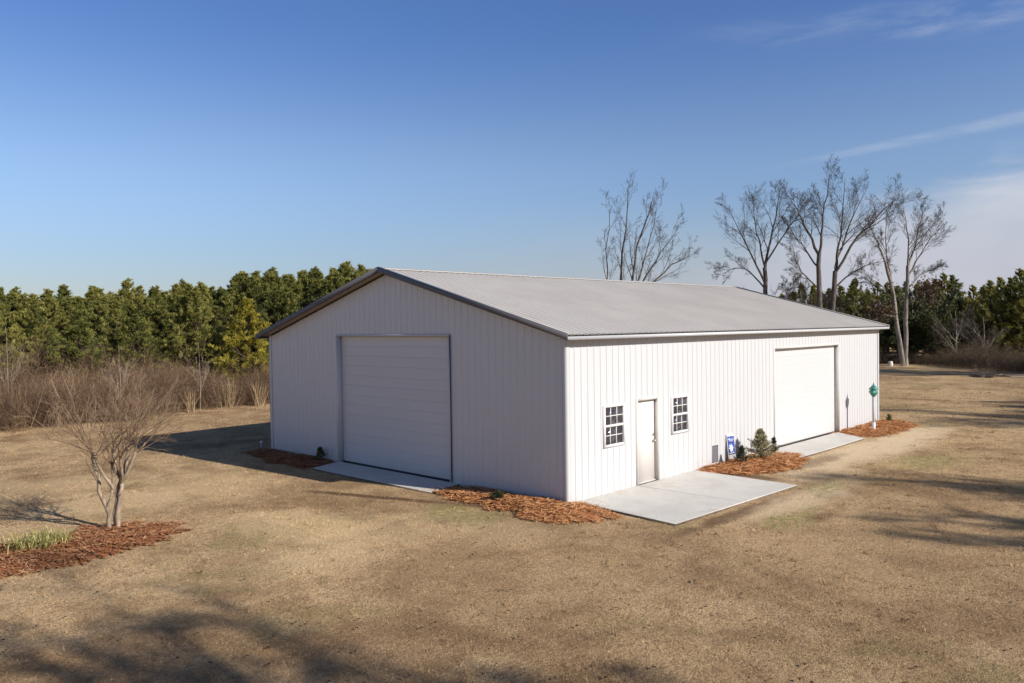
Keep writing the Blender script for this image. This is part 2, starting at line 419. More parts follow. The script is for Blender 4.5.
# openings: u0,u1,z0,z1
D1 = (3.70, 8.42, -.12, 3.62)                       # overhead door in the gable end (along y)
D2 = (9.72, 14.56, -.12, 3.04)                      # overhead door in the long wall (along x)
ED = (2.56, 3.46, -.12, 2.07)                       # entry door
W1 = (1.28, 2.04, 1.11, 2.02); W2 = (4.06, 4.82, 1.12, 2.02)
VT = (6.04, 6.31, .13, .56)
ribbed(0, L, lambda u: H+.05, [D2, ED, W1, W2, VT], lambda u, d, z: (u, -d, z)).build('side_wall', M['wall'], bld)
ribbed(0, L, lambda u: H+.05, [], lambda u, d, z: (u, W+d, z)).build('side_wall', M['wall'], bld)
ribbed(0, W, under, [D1], lambda u, d, z: (-d, u, z), extra=(W/2,)).build('gable_wall', M['wall'], bld)
ribbed(0, W, under, [], lambda u, d, z: (L+d, u, z), extra=(W/2,)).build('gable_wall', M['wall'], bld)
# corner trims: L-shaped angles standing proud of the ribs
for cx, cy, sx, sy in ((0, 0, -1, -1), (0, W, -1, 1), (L, 0, 1, -1), (L, W, 1, 1)):
    b = MB(); e = .026
    b.prism([(cx+sx*e, cy+sy*e), (cx-sx*.10, cy+sy*e), (cx-sx*.10, cy+sy*.001), (cx+sx*.001, cy+sy*.001), (cx+sx*.001, cy-sy*.10), (cx+sx*e, cy-sy*.10)], 2, -.12, H+.02)
    b.build('corner_trim', M['trim'], bld)

# roof: ribbed sheets on both slopes
ROOF = MB()
def roof_z(y): return under(y)+.13
xs = []; k = -OG+.03
pr = [(-OG, 0)]
while k < L+OG-.04:
    pr += [(k, 0), (k+.004, .018), (k+.034, .018), (k+.042, 0)]
    pr += [(k+.120, 0), (k+.128, .006), (k+.168, .006), (k+.176, 0)] if False else []
    k += .2286
pr.append((L+OG, 0)); pr = np.array(pr)
for y0, y1 in ((-OE, W/2), (W+OE, W/2)):
    n = len(pr)
    v = np.vstack([np.c_[pr[:, 0], np.full(n, y0), roof_z(y0)+pr[:, 1]], np.c_[pr[:, 0], np.full(n, y1), roof_z(y1)+pr[:, 1]]])
    ROOF.add(v, [[i, i+1, n+i+1, n+i] for i in range(n-1)])
roof = ROOF.build('roof', M['roof'], bld)
# ridge cap, folded over the ridge
zr = roof_z(W/2); b = MB(); w = .17
b.prism([(W/2-w, zr-w*SL+.030), (W/2, zr+.036), (W/2+w, zr-w*SL+.030), (W/2+w, zr-w*SL+.024), (W/2, zr+.028), (W/2-w, zr-w*SL+.024)], 0, -OG-.008, L+OG+.008)
b.build('ridge_cap', M['ridge'], roof)
# rake trims along both gable edges, one per slope, with a lip over the sheet
for x in (-OG, L+OG):
    s = -1 if x < 0 else 1
    for y0, y1 in ((-OE-.01, W/2-.001), (W+OE+.01, W/2+.001)):
        b = MB(); zz0, zz1 = roof_z(y0), roof_z(y1)
        def bar(xa, xb, lo, hi, m=0):
            v = [(xa, y0, zz0+lo), (xb, y0, zz0+lo), (xb, y0, zz0+hi), (xa, y0, zz0+hi), (xa, y1, zz1+lo), (xb, y1, zz1+lo), (xb, y1, zz1+hi), (xa, y1, zz1+hi)]
            b.add(v, [(0, 1, 2, 3), (7, 6, 5, 4), (0, 4, 5, 1), (1, 5, 6, 2), (2, 6, 7, 3), (3, 7, 4, 0)], mat=m)
        bar(x+s*.002, x+s*.022, -.095, .044)
        bar(x-s*.075, x+s*.002, .036, .044, 1)
        bar(x-s*.06, x+s*.002, -.095, -.085)
        b.build('rake_trim', [M['rake'], M['ridge']], roof)
# soffits under the gable overhang and the eaves
for x0, x1 in ((-OG+.004, -.004), (L+.004, L+OG-.004)):
    b = MB()
    for y0, y1 in ((-OE, W/2), (W+OE, W/2)):
        v = [(x0, y0, roof_z(y0)-.075), (x1, y0, roof_z(y0)-.075), (x1, y1, roof_z(y1)-.075), (x0, y1, roof_z(y1)-.075)]
        b.add(v, [(0, 1, 2, 3)])
    b.build('soffit', M['soffit'], roof)
for s, y in ((-1, 0), (1, W)):
    ye = y+s*OE; ze = roof_z(ye); b = MB()
    b.box((-OG+.01, min(ye-s*.012, y+s*.03), ze-.09), (L+OG-.01, max(ye-s*.012, y+s*.03), ze-.083)); b.build('soffit', M['soffit'], roof)
    b = MB(); b.box((-OG+.006, min(ye, ye-s*.02), ze-.105), (L+OG-.006, max(ye, ye-s*.02), ze-.028)); b.build('eave_trim', M['trim'], roof)
    b = MB(); b.box((-OG+.02, min(ye-s*.03, ye-s*.06), ze-.03), (L+OG-.02, max(ye-s*.03, ye-s*.06), ze+.018)); b.build('closure_strip', M['dark'], roof)

# overhead doors
def overhead(opn, place, dark_side):
    u0, u1, _, z1 = opn; z0 = .04; rec = .12
    d = empty('overhead_door', (0, 0, 0)); d.parent = bld
    b = MB(); n = int(round((z1-z0)/.27)); hs = (z1-z0)/n
    prof = []
    for i in range(n):
        a = z0+i*hs
        g_ = .007 if i % 2 == 0 else .004
        prof += [(a, rec+g_), (a+.010, rec), (a+hs-.014, rec), (a+hs-.002, rec+g_)]
    for p, q in zip(prof[:-1], prof[1:]):
        b.add([place(u0, -p[1], p[0]), place(u1, -p[1], p[0]), place(u1, -q[1], q[0]), place(u0, -q[1], q[0])], [(0, 1, 2, 3)])
    b.build('door_curtain', M['door'], d)
    f = MB()
    def bx(ua, ub, da, db, za, zb, mb=f):
        P = [place(ua, da, za), place(ub, db, zb)]
        lo = [min(P[0][i], P[1][i]) for i in range(3)]; hi = [max(P[0][i], P[1][i]) for i in range(3)]
        mb.box(lo, hi)
    bx(u0-.055, u0-.001, -rec-.05, .034, -.1, z1+.055); bx(u1+.001, u1+.055, -rec-.05, .034, -.1, z1+.055); bx(u0-.0005, u1+.0005, -rec-.05, .033, z1+.001, z1+.055)
    f.build('door_frame', M['jamb'] if dark_side == 'none' else M['trim'], d)
    s = MB()  # rubber sweep at the foot; dark jamb strips paint in the gap's shade
    bx(u0+.001, u1-.001, -rec-.04, -rec+.012, z0-.04, z0+.03, s)
    bx(u0+.001, u0+.03, -rec+.004, -rec+.04, z0, z1, s)
    if dark_side == 'edge': bx(u0-.072, u0-.056, .0225, .038, .06, z1+.02, s)
    s.build('seal_and_shade_strips', M['seal_shade'], d)
    return d
overhead(D1, lambda u, d, z: (-d, u, z), 'edge')
overhead(D2, lambda u, d, z: (u, -d, z), 'none')

# entry door
ed = empty('entry_door', (ED[0], 0, .085)); ed.parent = bld
def loc(b, name, mat, parent, o=(ED[0], 0, .085), smooth=False):
    ob = b.build(name, mat, parent, smooth); ob.data.transform(Matrix.Translation((-o[0], -o[1], -o[2]))); return ob
x0, x1, _, z1 = ED; b = MB(); b.box((x0+.035, .075, .078), (x1-.035, .115, z1-.035))
loc(b, 'door_leaf', M['beige'], ed)
b = MB()
b.box((x0-.03, -.03, .051), (x0+.034, .13, z1+.03)); b.box((x1-.034, -.03, .051), (x1+.03, .13, z1+.03)); b.box((x0+.0345, -.029, z1-.034), (x1-.0345, .13, z1+.029))
loc(b, 'door_frame', M['jamb'], ed)
b = MB(); b.box((x0+.036, .03, .051), (x1-.036, .125, .075)); loc(b, 'threshold', M['jamb'], ed)
def rod(b, p0, p1, r, sides=10):
    b.tubes(np.array([[p0, p1]]), np.array([[r, r]]), sides)
kx = x1-.10
b = MB(); rod(b, (kx, .069, 1.02), (kx, .03, 1.02), .014)
pf = [(.0, -.03), (.02, -.026), (.031, -.01), (.031, .006), (.022, .022), (.0, .026)]
bb = MB(); bb.lathe(pf, (0, 0, 0), 12); V = np.vstack(bb.v)
b.add(np.c_[V[:, 0]+kx, -V[:, 2]*.9+.02, V[:, 1]+1.02], bb.f[0][0]); rod(b, (kx, .0748, 1.02), (kx, .066, 1.02), .034, 14)
loc(b, 'door_knob', M['steel'], ed, smooth=False)
b = MB(); rod(b, (kx, .0748, 1.17), (kx, .05, 1.17), .028, 14); b.add([(kx-.026, .0495, 1.155), (kx+.026, .0495, 1.155), (kx+.026, .0495, 1.185), (kx-.026, .0495, 1.185)], [(0, 1, 2, 3)])
loc(b, 'deadbolt', M['steel'], ed)

# windows: six over six
def window(op):
    a, c, e, f_ = op
    w_ = empty('window', (a, 0, e)); w_.parent = bld; o = (a, 0, e)
    b = MB(); t_ = .034
    b.box((a-.02, -.042, e-.02), (a+t_, .05, f_+.02)); b.box((c-t_, -.042, e-.02), (c+.02, .05, f_+.02))
    b.box((a+t_, -.041, f_-t_), (c-t_, .05, f_+.019)); b.box((a+t_, -.046, e-.019), (c-t_, .05, e+t_))
    loc(b, 'window_frame', M['vinyl'], w_, o)
    mid = (e+f_)/2
    b = MB(); b.box((a+t_, -.028, mid-.026), (c-t_, .03, mid+.026))
    for lo, hi, y in ((e+t_, mid-.026, .012), (mid+.026, f_-t_, -.006)):
        for k in (1, 2):
            x = a+t_+(c-a-2*t_)*k/3; b.box((x-.009, y-.008, lo), (x+.009, y+.008, hi))
        z = (lo+hi)/2; b.box((a+t_, y-.007, z-.009), (c-t_, y+.007, z+.009))
    loc(b, 'window_grid', M['vinyl'], w_, o)
    b = MB()
    for lo, hi, y in ((e+t_, mid-.03, .014), (mid+.03, f_-t_, -.004)):
        b.box((a+t_-.004, y, lo-.004), (c-t_+.004, y+.004, hi+.004))
    loc(b, 'pane', M['glass'], w_, o)
window(W1); window(W2)

# foundation vent
vt = empty('foundation_vent', (VT[0], 0, VT[2])); vt.parent = bld; o = (VT[0], 0, VT[2])
b = MB(); a, c, e, f_ = VT
b.box((a-.012, -.022, e-.012), (a, .02, f_+.012)); b.box((c, -.022, e-.012), (c+.012, .02, f_+.012)); b.box((a, -.0215, f_), (c, .02, f_+.0115)); b.box((a, -.0215, e-.0115), (c, .02, e))
loc(b, 'vent_frame', M['vent'], vt, o)
b = MB(); b.box((a, -.004, e), (c, .02, f_))
for k in range(9):
    z = e+.008+k*(f_-e-.03)/9
    b.add([(a, -.024, z), (c, -.024, z), (c, -.006, z+.034), (a, -.006, z+.034)], [(0, 1, 2, 3)])
loc(b, 'louvre', M['vent'], vt, o)

# ------------------------------------------------------------------ mulch beds
def resample(poly, n):
    p = np.array(poly+[poly[0]], float); d = np.r_[0, np.cumsum(np.hypot(*np.diff(p, axis=0).T))]
    t = np.linspace(0, d[-1], n, endpoint=False)
    return np.c_[np.interp(t, d, p[:, 0]), np.interp(t, d, p[:, 1])]
BEDS = []
def bed(name, poly, h, mat, label, nstraw, z0=0.0, sl=(.10, .24), wd=(.006, .012)):
    P = resample(poly, 120); P += (R.random(P.shape)-.5)*.12; P += np.c_[vnoise(P[:, 0]*2.5, P[:, 1]*2.5, 31), vnoise(P[:, 0]*2.5, P[:, 1]*2.5, 32)]*.35; c = np.array(poly).mean(0); BEDS.append((c, P))
    rings = np.linspace(0, 1, 16); b = MB(); V = []
    for r in rings:
        q = c+(P-c)*r
        z = zf(q[:, 0], q[:, 1])+z0*0+h*(1-r**2.6)*(1+.9*vnoise(q[:, 0]*2.2, q[:, 1]*2.2, 5))+.035*vnoise(q[:, 0]*9, q[:, 1]*9, 6)*(r < .97)-.03*(r > .98)+.008
        V.append(np.c_[q, z])
    n = len(P); V = np.vstack(V)
    F = [[i*n+j, i*n+(j+1) % n, (i+1)*n+(j+1) % n, (i+1)*n+j] for i in range(1, len(rings)-1) for j in range(n)]
    b.add(V, F, R.random(len(F))*.35+.15); b.add(V, [[0, n+j, n+(j+1) % n] for j in range(n)], .4)
    # loose straws lying on it
    j = R.integers(0, n, nstraw); r = np.sqrt(R.random(nstraw))*1.03+np.abs(R.normal(0, .05, nstraw))
    q = c+(P[j]-c)*r[:, None]
    z = zf(q[:, 0], q[:, 1])+h*np.clip(1-r**2.6, 0, 1)*(1+.9*vnoise(q[:, 0]*2.2, q[:, 1]*2.2, 5))+.012+R.random(nstraw)*.035
    a = R.random(nstraw)*2*PI; ln = R.uniform(*sl, nstraw)/2; w_ = R.uniform(*wd, nstraw)/2
    dx, dy = np.cos(a), np.sin(a); tz = R.normal(0, .16, nstraw)*ln
    A = np.stack([q[:, 0]-dx*ln-dy*w_, q[:, 1]-dy*ln+dx*w_, z-tz], -1); B = np.stack([q[:, 0]-dx*ln+dy*w_, q[:, 1]-dy*ln-dx*w_, z-tz+.004], -1)
    C_ = np.stack([q[:, 0]+dx*ln+dy*w_, q[:, 1]+dy*ln-dx*w_, z+tz+.004], -1); D = np.stack([q[:, 0]+dx*ln-dy*w_, q[:, 1]+dy*ln+dx*w_, z+tz], -1)
    b.add(np.stack([A, B, C_, D], 1).reshape(-1, 3), np.arange(4*nstraw).reshape(-1, 4), np.clip(R.normal(.6, .25, nstraw), 0, 1))
    o = b.build(name, mat); o.data.transform(Matrix.Translation((-c[0], -c[1], 0))); o.location = (c[0], c[1], 0)
    tag(o, label, 'mulch bed', 'mulch beds'); return o
bed('mulch_bed', [(.0,3.35),(-.75,3.42),(-1.1,2.5),(-1.15,1.3),(-1.2,.2),(-1.3,-.6),(-1.0,-1.1),(-.35,-1.3),(.12,-1.0),(.3,-.5),(.35,.0),(.2,.4),(.05,1.5)], .08, M['mulch'], 'orange pine straw bed wrapping the near corner of the white building', 9000)
bed('mulch_bed', [(-.0,8.6),(-.5,8.45),(-1.2,8.3),(-1.25,9.6),(-1.0,11),(-.9,12.2),(-.3,12.6),(.1,12.3),(.1,10)], .05, M['redmulch'], 'dark shaded mulch strip along the far half of the gable wall', 4000)  # darker mulch than the straw beds, putting the wall's shade into its colour
bed('mulch_bed', [(5.15,-.0),(5.35,-.55),(5.9,-1.3),(6.8,-1.72),(7.8,-1.72),(8.7,-1.4),(9.35,-.75),(9.6,-.0),(7.5,.06)], .10, M['mulch'], 'orange pine straw bed holding the small conifer beside the patio', 9000)
bed('mulch_bed', [(14.3,.0),(13.9,-.7),(14.5,-1.35),(15.8,-1.4),(17.3,-1.5),(18.6,-1.2),(19.2,-.5),(19.1,.1),(18.6,.35),(16.5,.05)], .10, M['mulch'], 'orange pine straw bed under the teal birdhouse at the far corner', 7000)
bed('mulch_bed', [(-10.9,3.3),(-9.6,3.55),(-8.8,3.35),(-7.8,3.6),(-7.0,3.8),(-6.5,4.1),(-6.3,4.55),(-6.4,5.05),(-6.9,5.75),(-7.5,5.9),(-8.1,5.6),(-9.1,5.75),(-10.5,6.2),(-11.4,5.0)], .045, M['redmulch'], 'large dark red mulch island under the bare crape myrtle', 9000, sl=(.05, .14), wd=(.01, .02))

# ------------------------------------------------------------------ lawn blades (stuff)
CAM = np.array([-13.018, -10.872, 3.860])
def inside_poly(x, y, c, P):
    a = np.arctan2(P[:, 1]-c[1], P[:, 0]-c[0]); r = np.hypot(P[:, 0]-c[0], P[:, 1]-c[1]); o = np.argsort(a)
    q = np.arctan2(y-c[1], x-c[0]); rr = np.interp(q, a[o], r[o], period=2*PI)
    return np.hypot(x-c[0], y-c[1]) < rr*.97
def blades(n):
    u = R.random(n); d = 8.0*(60/8.0)**u                      # density falls with distance
    ang = math.radians(43.7)+R.uniform(-.95, .95, n)
    x = CAM[0]+d*np.cos(ang); y = CAM[1]+d*np.sin(ang)
    keep = ~((x > -.05) & (x < L+.05) & (y > -.05) & (y < W+.05))
    keep &= ~((x > .16) & (x < 5.0) & (y > -2.66+.0*x) & (y < 0)) & ~((x > 8.6) & (x < 14.4) & (y > -1.22) & (y < 0)) & ~((x < 0) & (x > -1.1) & (y > 3.2) & (y < 8.5))
    for c, P in BEDS: keep &= ~inside_poly(x, y, c, P)
    sand = np.zeros(n)
    for cx, cy, rx, ry, k, w_ in SPOTS:
        if w_ in ('sand', 'soil'): sand = np.maximum(sand, k*np.clip(1.4-np.hypot((x-cx)/rx, (y-cy)/ry), 0, 1))
    keep &= R.random(n) > sand*.75
    # thin, patchy cover
    keep &= R.random(n) < .55+.9*(vnoise(x*1.1, y*1.1, 9)+vnoise(x*3.7, y*3.7, 10)*.7+.25)
    x, y, d = x[keep], y[keep], d[keep]; n = len(x)
    a = R.random(n)*2*PI; h = R.uniform(.008, .030, n)*(1+.012*d); lean = R.uniform(.5, 1.7, n)*h; w_ = R.uniform(.0016, .0042, n)*np.clip(d/10, .8, 5)
    z = zf(x, y)-.004; dx, dy = np.cos(a), np.sin(a); p = R.random(n)*2*PI; px, py = np.cos(p), np.sin(p)
    A = np.stack([x-px*w_, y-py*w_, z], -1); B = np.stack([x+px*w_, y+py*w_, z], -1); C_ = np.stack([x+dx*lean, y+dy*lean, z+h], -1)
    b = MB(); b.add(np.stack([A, B, C_], 1).reshape(-1, 3), np.arange(3*n).reshape(-1, 3), R.random(n))
    # taller tufts missed by the mower
    m = 1500; k_ = R.integers(0, n, m); per = 16; kk = np.repeat(k_, per); q = m*per
    x2 = x[kk]+R.normal(0, .035, q); y2 = y[kk]+R.normal(0, .035, q); a = R.random(q)*2*PI; h = R.uniform(.03, .085, q)*np.repeat(R.uniform(.5, 1.2, m), per); l2 = h*R.uniform(.3, 1.3, q)
    w2 = R.uniform(.002, .005, q)*np.clip(d[kk]/10, .8, 4); z2 = zf(x2, y2)-.004; p = R.random(q)*2*PI
    b.add(np.stack([np.stack([x2-np.cos(p)*w2, y2-np.sin(p)*w2, z2], -1), np.stack([x2+np.cos(p)*w2, y2+np.sin(p)*w2, z2], -1), np.stack([x2+np.cos(a)*l2, y2+np.sin(a)*l2, z2+h], -1)], 1).reshape(-1, 3), np.arange(3*q).reshape(-1, 3), np.clip(R.normal(.35, .3, q), 0, 1))
    return b
tag(blades(760000).build('dry_grass', M['blade']), 'short dormant grass blades covering the lawn', 'grass', kind='stuff')
# fallen leaves and clods lying on the lawn
n = 1300
u = R.random(n); d = 8.5*(45/8.5)**u; ang = math.radians(43.7)+R.uniform(-.9, .9, n); x = CAM[0]+d*np.cos(ang); y = CAM[1]+d*np.sin(ang)
k = ~((x > -1.3) & (x < L+.3) & (y > -3) & (y < W)); x, y = x[k], y[k]; n = len(x)
s = R.uniform(.010, .034, n); a = R.random(n)*2*PI; z = zf(x, y)+.03
b = MB(); q = []
for dx, dy, dz in ((-1, -.5, 0), (.2, -.7, .5), (1, .1, .1), (-.1, .7, .4)):
    q.append(np.stack([x+s*(dx*np.cos(a)-dy*np.sin(a)), y+s*(dx*np.sin(a)+dy*np.cos(a)), z+s*dz], -1))
b.add(np.stack(q, 1).reshape(-1, 3), np.arange(4*n).reshape(-1, 4), R.random(n))
M['deadleaf'] = shaded('dead_leaf', [(0,(.04,.026,.017)),(.6,(.11,.068,.04)),(1,(.24,.16,.09))], .9)
tag(b.build('fallen_leaves', M['deadleaf']), 'scattered dead brown leaves lying on the lawn', 'leaves', kind='stuff')

# ------------------------------------------------------------------ bare trees
def norm(v): return v/(np.linalg.norm(v, axis=-1, keepdims=True)+1e-9)
def spawn(P, Rd, per, t0, t1, lenf, ang, up, n=5, wig=.12, rf=.6, taper=.35, lmin=.0, curl=0.0):
    m, k, _ = P.shape
    Lp = np.linalg.norm(np.diff(P, axis=1), axis=2).sum(1)
    ii = np.repeat(np.arange(m), per); c = len(ii)
    t = np.clip(t0+(t1-t0)*((np.tile(np.arange(per), m)+R.random(c))/per), 0, .999)
    f = t*(k-1); i0 = f.astype(int); fr = (f-i0)[:, None]
    base = P[ii, i0]*(1-fr)+P[ii, i0+1]*fr; rad = Rd[ii, i0]*(1-fr[:, 0])+Rd[ii, i0+1]*fr[:, 0]
    d = norm(P[ii, i0+1]-P[ii, i0])
    pe = norm(np.cross(d, norm(R.normal(size=(c, 3)))))
    a = (ang*R.uniform(.7, 1.3, c))[:, None]
    dr = norm(d*np.cos(a)+pe*np.sin(a)+np.array([0, 0, up]))
    ln = np.maximum(Lp[ii]*lenf*(1.15-.65*t)*R.uniform(.6, 1.3, c), lmin)
    pts = [base]; st = (ln/(n-1))[:, None]
    for s in range(n-1):
        pts.append(pts[-1]+dr*st); dr = norm(dr+R.normal(0, wig, (c, 3))+np.array([0, 0, curl]))
    Q = np.stack(pts, 1); r0 = rad*rf
    return Q, r0[:, None]*np.linspace(1, taper, n)

def limbs_to_poly(limbs, right, n=9, jit=.04):
    """limbs in (right, away, up) metres -> smooth polylines"""
    away = np.array([-right[1], right[0]]); Ps = []; Rs = []
    for pts, r0, r1 in limbs:
        p = np.array(pts, float); t = np.linspace(0, 1, len(p)); tt = np.linspace(0, 1, n)
        q = np.stack([np.interp(tt, t, p[:, i]) for i in range(3)], -1)
        q[1:-1] = .25*q[:-2]+.5*q[1:-1]+.25*q[2:]
        ln = np.linalg.norm(p[-1]-p[0]); q[1:] += R.normal(0, jit*ln/8, q[1:].shape)
        Ps.append(np.c_[q[:, 0]*right[0]+q[:, 1]*away[0], q[:, 0]*right[1]+q[:, 1]*away[1], q[:, 2]]); Rs.append(np.linspace(r0, r1, n))
    return np.array(Ps), np.array(Rs)

VR = np.array([.69, -.72]); VR /= np.linalg.norm(VR)
SPREAD = .98
LV = [dict(per=8, t0=.2, t1=.95, lenf=.50, ang=.58, up=.12, n=6, wig=.10, rf=.45, taper=.22, curl=.02),
      dict(per=7, t0=.12, t1=.97, lenf=.46, ang=.55, up=.07, n=5, wig=.11, rf=.48, taper=.3, curl=.015),
      dict(per=6, t0=.12, t1=1, lenf=.52, ang=.58, up=.04, n=4, wig=.12, rf=.55, taper=.5, lmin=.2, curl=.01),
      dict(per=4, t0=.15, t1=1, lenf=.62, ang=.58, up=.03, n=3, wig=.12, rf=.6, taper=.6, lmin=.12, curl=.01)]
def bare_tree(name, base, trunk, limbs, label, levels, bark, twig, group=None, cat='tree', leaves=None, jit=.06, tmin=.0046, thick=1.0, rise=.86, spread=SPREAD):
    root = empty(name, (base[0], base[1], Z(*base)-.05)); tag(root, label, cat, group)
    tb = MB(); trunk = [(p, a*.85*thick, b_*.8*thick) for p, a, b_ in trunk]; P, Rd = limbs_to_poly(trunk, VR, 10, jit*.4); tb.tubes(P, Rd, 8); tb.build('trunk', bark, root, True)
    limbs = [([pts[0]]+[tuple(pts[0][i]+(p[i]-pts[0][i])*(spread if i < 2 else rise) for i in range(3)) for p in pts[1:]], r0*.72*thick, r1*.55*thick) for pts, r0, r1 in limbs]
    cb = MB(); LP, LR = limbs_to_poly(limbs, VR, 9, jit); cb.tubes(LP, LR, 6, mat=0)
    P, Rd = LP, LR; tips = []
    for i, lv in enumerate(levels):
        P, Rd = spawn(P, Rd, **lv); cb.tubes(P, np.maximum(Rd, tmin), 4 if i == 0 else 3, mat=0 if i == 0 else 1); tips.append(P)
    cb.build('crown', [bark, twig], root, True)
    if leaves:
        mat, cnt, sz, zmax = leaves
        q = np.concatenate([p.reshape(-1, 3) for p in tips[1:]]); q = q[q[:, 2] < zmax]; q = q[R.integers(0, len(q), cnt)]+R.normal(0, .45, (cnt, 3))
        lb = MB(); add_leaves(lb, q, sz); lb.build('leaves', mat, root)
    return root
def add_leaves(b, c, size, shade=None, flat=0.0):
    n = len(c); s = R.uniform(.6, 1.3, n)[:, None]*size
    u = norm(R.normal(size=(n, 3))); v = norm(np.cross(u, norm(R.normal(size=(n, 3)))))
    b.add(np.stack([c-u*s-v*s*.45*0, c+v*s*.5, c+u*s, c-v*s*.5], 1).reshape(-1, 3), np.arange(4*n).reshape(-1, 4), R.random(n) if shade is None else shade)

# leaning multi-stem tree behind the ridge
bare_tree('bare_tree', (31.4, 21.1), [([(0,0,0),(0,0,1.2)], .34, .30)],
    [([(0,0,1),(-1.0,.3,5),(-1.35,.4,8.5),(-1.0,.3,12.5)], .13, .03), ([(-.1,0,1),(-.1,.2,6),(.15,.4,10),(.6,.3,14.0)], .20, .03), ([(0,0,1),(.35,-.3,6),(1.4,-.5,10.2),(2.5,-.6,13.6)], .20, .03),
     ([(.1,0,1),(.6,.4,6.2),(2.0,.8,9.0),(3.0,1.2,12.6)], .15, .025), ([(.1,0,1),(1.0,-.2,6.6),(2.7,-.5,8.7),(4.2,-.8,10.9)], .14, .025), ([(.1,0,1),(1.3,.3,6.2),(3.4,.3,8.0),(5.4,.2,9.3)], .16, .03)],
    'bare leaning tree with several stems rising behind the roof ridge', [dict(LV[0], per=7, t0=.35, lenf=.26, ang=.40), dict(LV[1], per=5), dict(LV[2], per=5), dict(LV[3], per=3)], M['bark'], M['twig'], rise=.94, spread=.84)
# three tall trees off the far end of the roof
bare_tree('bare_tree', (51.6, 20.8), [([(0,0,0),(.1,0,4),(.0,0,8.5)], .30, .22)],
    [([(0,0,8.3),(.5,.3,11),(1.3,.5,14),(1.5,.6,16.4)], .19, .03), ([(0,0,7.2),(-1.0,-.3,9.5),(-2.2,-.4,12.0),(-3.0,-.3,14.2)], .15, .03), ([(0,0,8.6),(-.4,.8,12),(-.7,1.2,15.5)], .13, .03),
     ([(.1,0,6.6),(-1.3,.4,8.8),(-2.6,.6,8.9),(-3.6,.6,8.2)], .11, .02), ([(0,0,8.8),(1.4,-.6,11.6),(2.6,-.8,13.4),(3.4,-.8,14.6)], .12, .025), ([(.1,0,5.0),(1.4,-.3,6.0),(2.5,-.4,7.2)], .08, .02), ([(0,0,4.6),(-1.3,-.3,5.6),(-2.6,-.3,6.8)], .07, .02)],
    'bare dark tree with low drooping limbs, left of the tallest tree', LV, M['bark'], M['twig'])
bare_tree('bare_tree', (51.7, 15.6), [([(-.4,0,0),(-.5,0,5),(-.55,0,9.5)], .34, .22), ([(.3,.3,0),(.7,.3,5),(.9,.3,8.0)], .33, .24)],
    [([(-.55,0,9.3),(-1.6,.3,12.2),(-3.0,.4,15.2)], .17, .03), ([(-.5,0,9.3),(-.3,-.3,13),(.2,-.4,16.6)], .17, .03), ([(.9,.3,7.8),(1.5,.6,11.2),(2.1,.9,16.8)], .18, .03), ([(.9,.3,7.8),(2.4,-.3,11.0),(4.4,-.6,13.4),(5.6,-.7,14.6)], .17, .03),
     ([(.9,.3,8.2),(2.2,.8,12.0),(3.9,1.2,15.7)], .14, .03), ([(-.5,0,6.5),(-1.7,-.3,7.6),(-2.5,-.4,8.8),(-2.9,-.4,10.8)], .11, .025), ([(.8,.3,6.5),(2.0,.2,8.0),(4.0,.0,9.0),(5.3,0,9.0)], .11, .02), ([(-.55,0,8.2),(-1.7,.8,10.6),(-2.8,1.2,12.6)], .11, .025)],
    'tallest bare tree with two dark trunks and a broad fan crown', LV, M['bark'], M['twig'])
bare_tree('bare_tree', (58.5, 11.7), [([(-.15,0,0),(-.55,0,3),(-1.0,0,6.2),(-1.6,0,8.8)], .26, .15), ([(.15,.1,0),(.1,.1,4),(.35,.1,8.5)], .25, .17)],
    [([(-1.55,0,8.6),(-2.4,.2,11),(-3.2,.3,12.8)], .12, .02), ([(-1.1,0,7.2),(-1.5,.4,10.5),(-1.3,.5,14.2)], .12, .02), ([(.3,.1,8.0),(.2,-.3,11),(-.4,-.4,14.9)], .13, .02), ([(.35,.1,8.3),(1.3,.3,11.2),(2.2,.4,14.2)], .14, .02), ([(.3,.1,7.6),(1.9,-.3,10.4),(3.6,-.4,13.0)], .12, .02),
     ([(.25,.1,6.5),(2.0,.4,8.2),(3.4,.5,8.6)], .09, .02), ([(-.9,0,5.6),(-2.4,.2,7.4),(-4.4,.2,8.4)], .09, .02), ([(-.7,0,4.2),(-2.2,-.3,4.4),(-3.0,-.3,4.3)], .07, .02), ([(.1,.1,5),(1.4,-.3,6.2),(2.4,-.4,6.6)], .07, .02)],
    'bare tree with two pale trunks and russet lower leaves beyond the far corner', LV, M['palebark'], M['twig'], leaves=(M['russet'], 1500, .10, 7.0), spread=.82)
# small low bare tree between them, and one peeking in at the right
bare_tree('bare_tree', (53.0, 18.4), [([(0,0,0),(.1,0,3.5)], .15, .11)],
    [([(.1,0,3.4),(-.7,.2,5.4),(-1.1,.3,7.6)], .08, .015), ([(.1,0,3.4),(1.0,-.2,5.4),(2.5,-.3,6.4)], .08, .015), ([(.1,0,3.4),(.4,.4,6.0),(.3,.5,8.2)], .08, .015), ([(.1,0,3),(2.0,.1,4.4),(3.4,0,5.6)], .07, .015)],
    'low bare tree with spreading limbs showing just over the roof edge', LV, M['bark'], M['twig'])
bare_tree('bare_tree', (58.0, -2.2), [([(0,0,0),(.2,0,6)], .30, .2)],
    [([(.1,0,5.5),(-1.5,.2,8.6),(-2.6,.3,11.2)], .14, .02), ([(.1,0,5.8),(.6,.3,10),(1.0,.3,14.5)], .16, .02), ([(.1,0,5.8),(2.2,-.3,9),(4,-.4,12.5)], .14, .02), ([(.1,0,4.5),(-1.6,.2,7.2),(-2.7,.3,9.2)], .1, .02)],
    'bare tree at the right edge with only its twigs in view', LV, M['bark'], M['twig'])
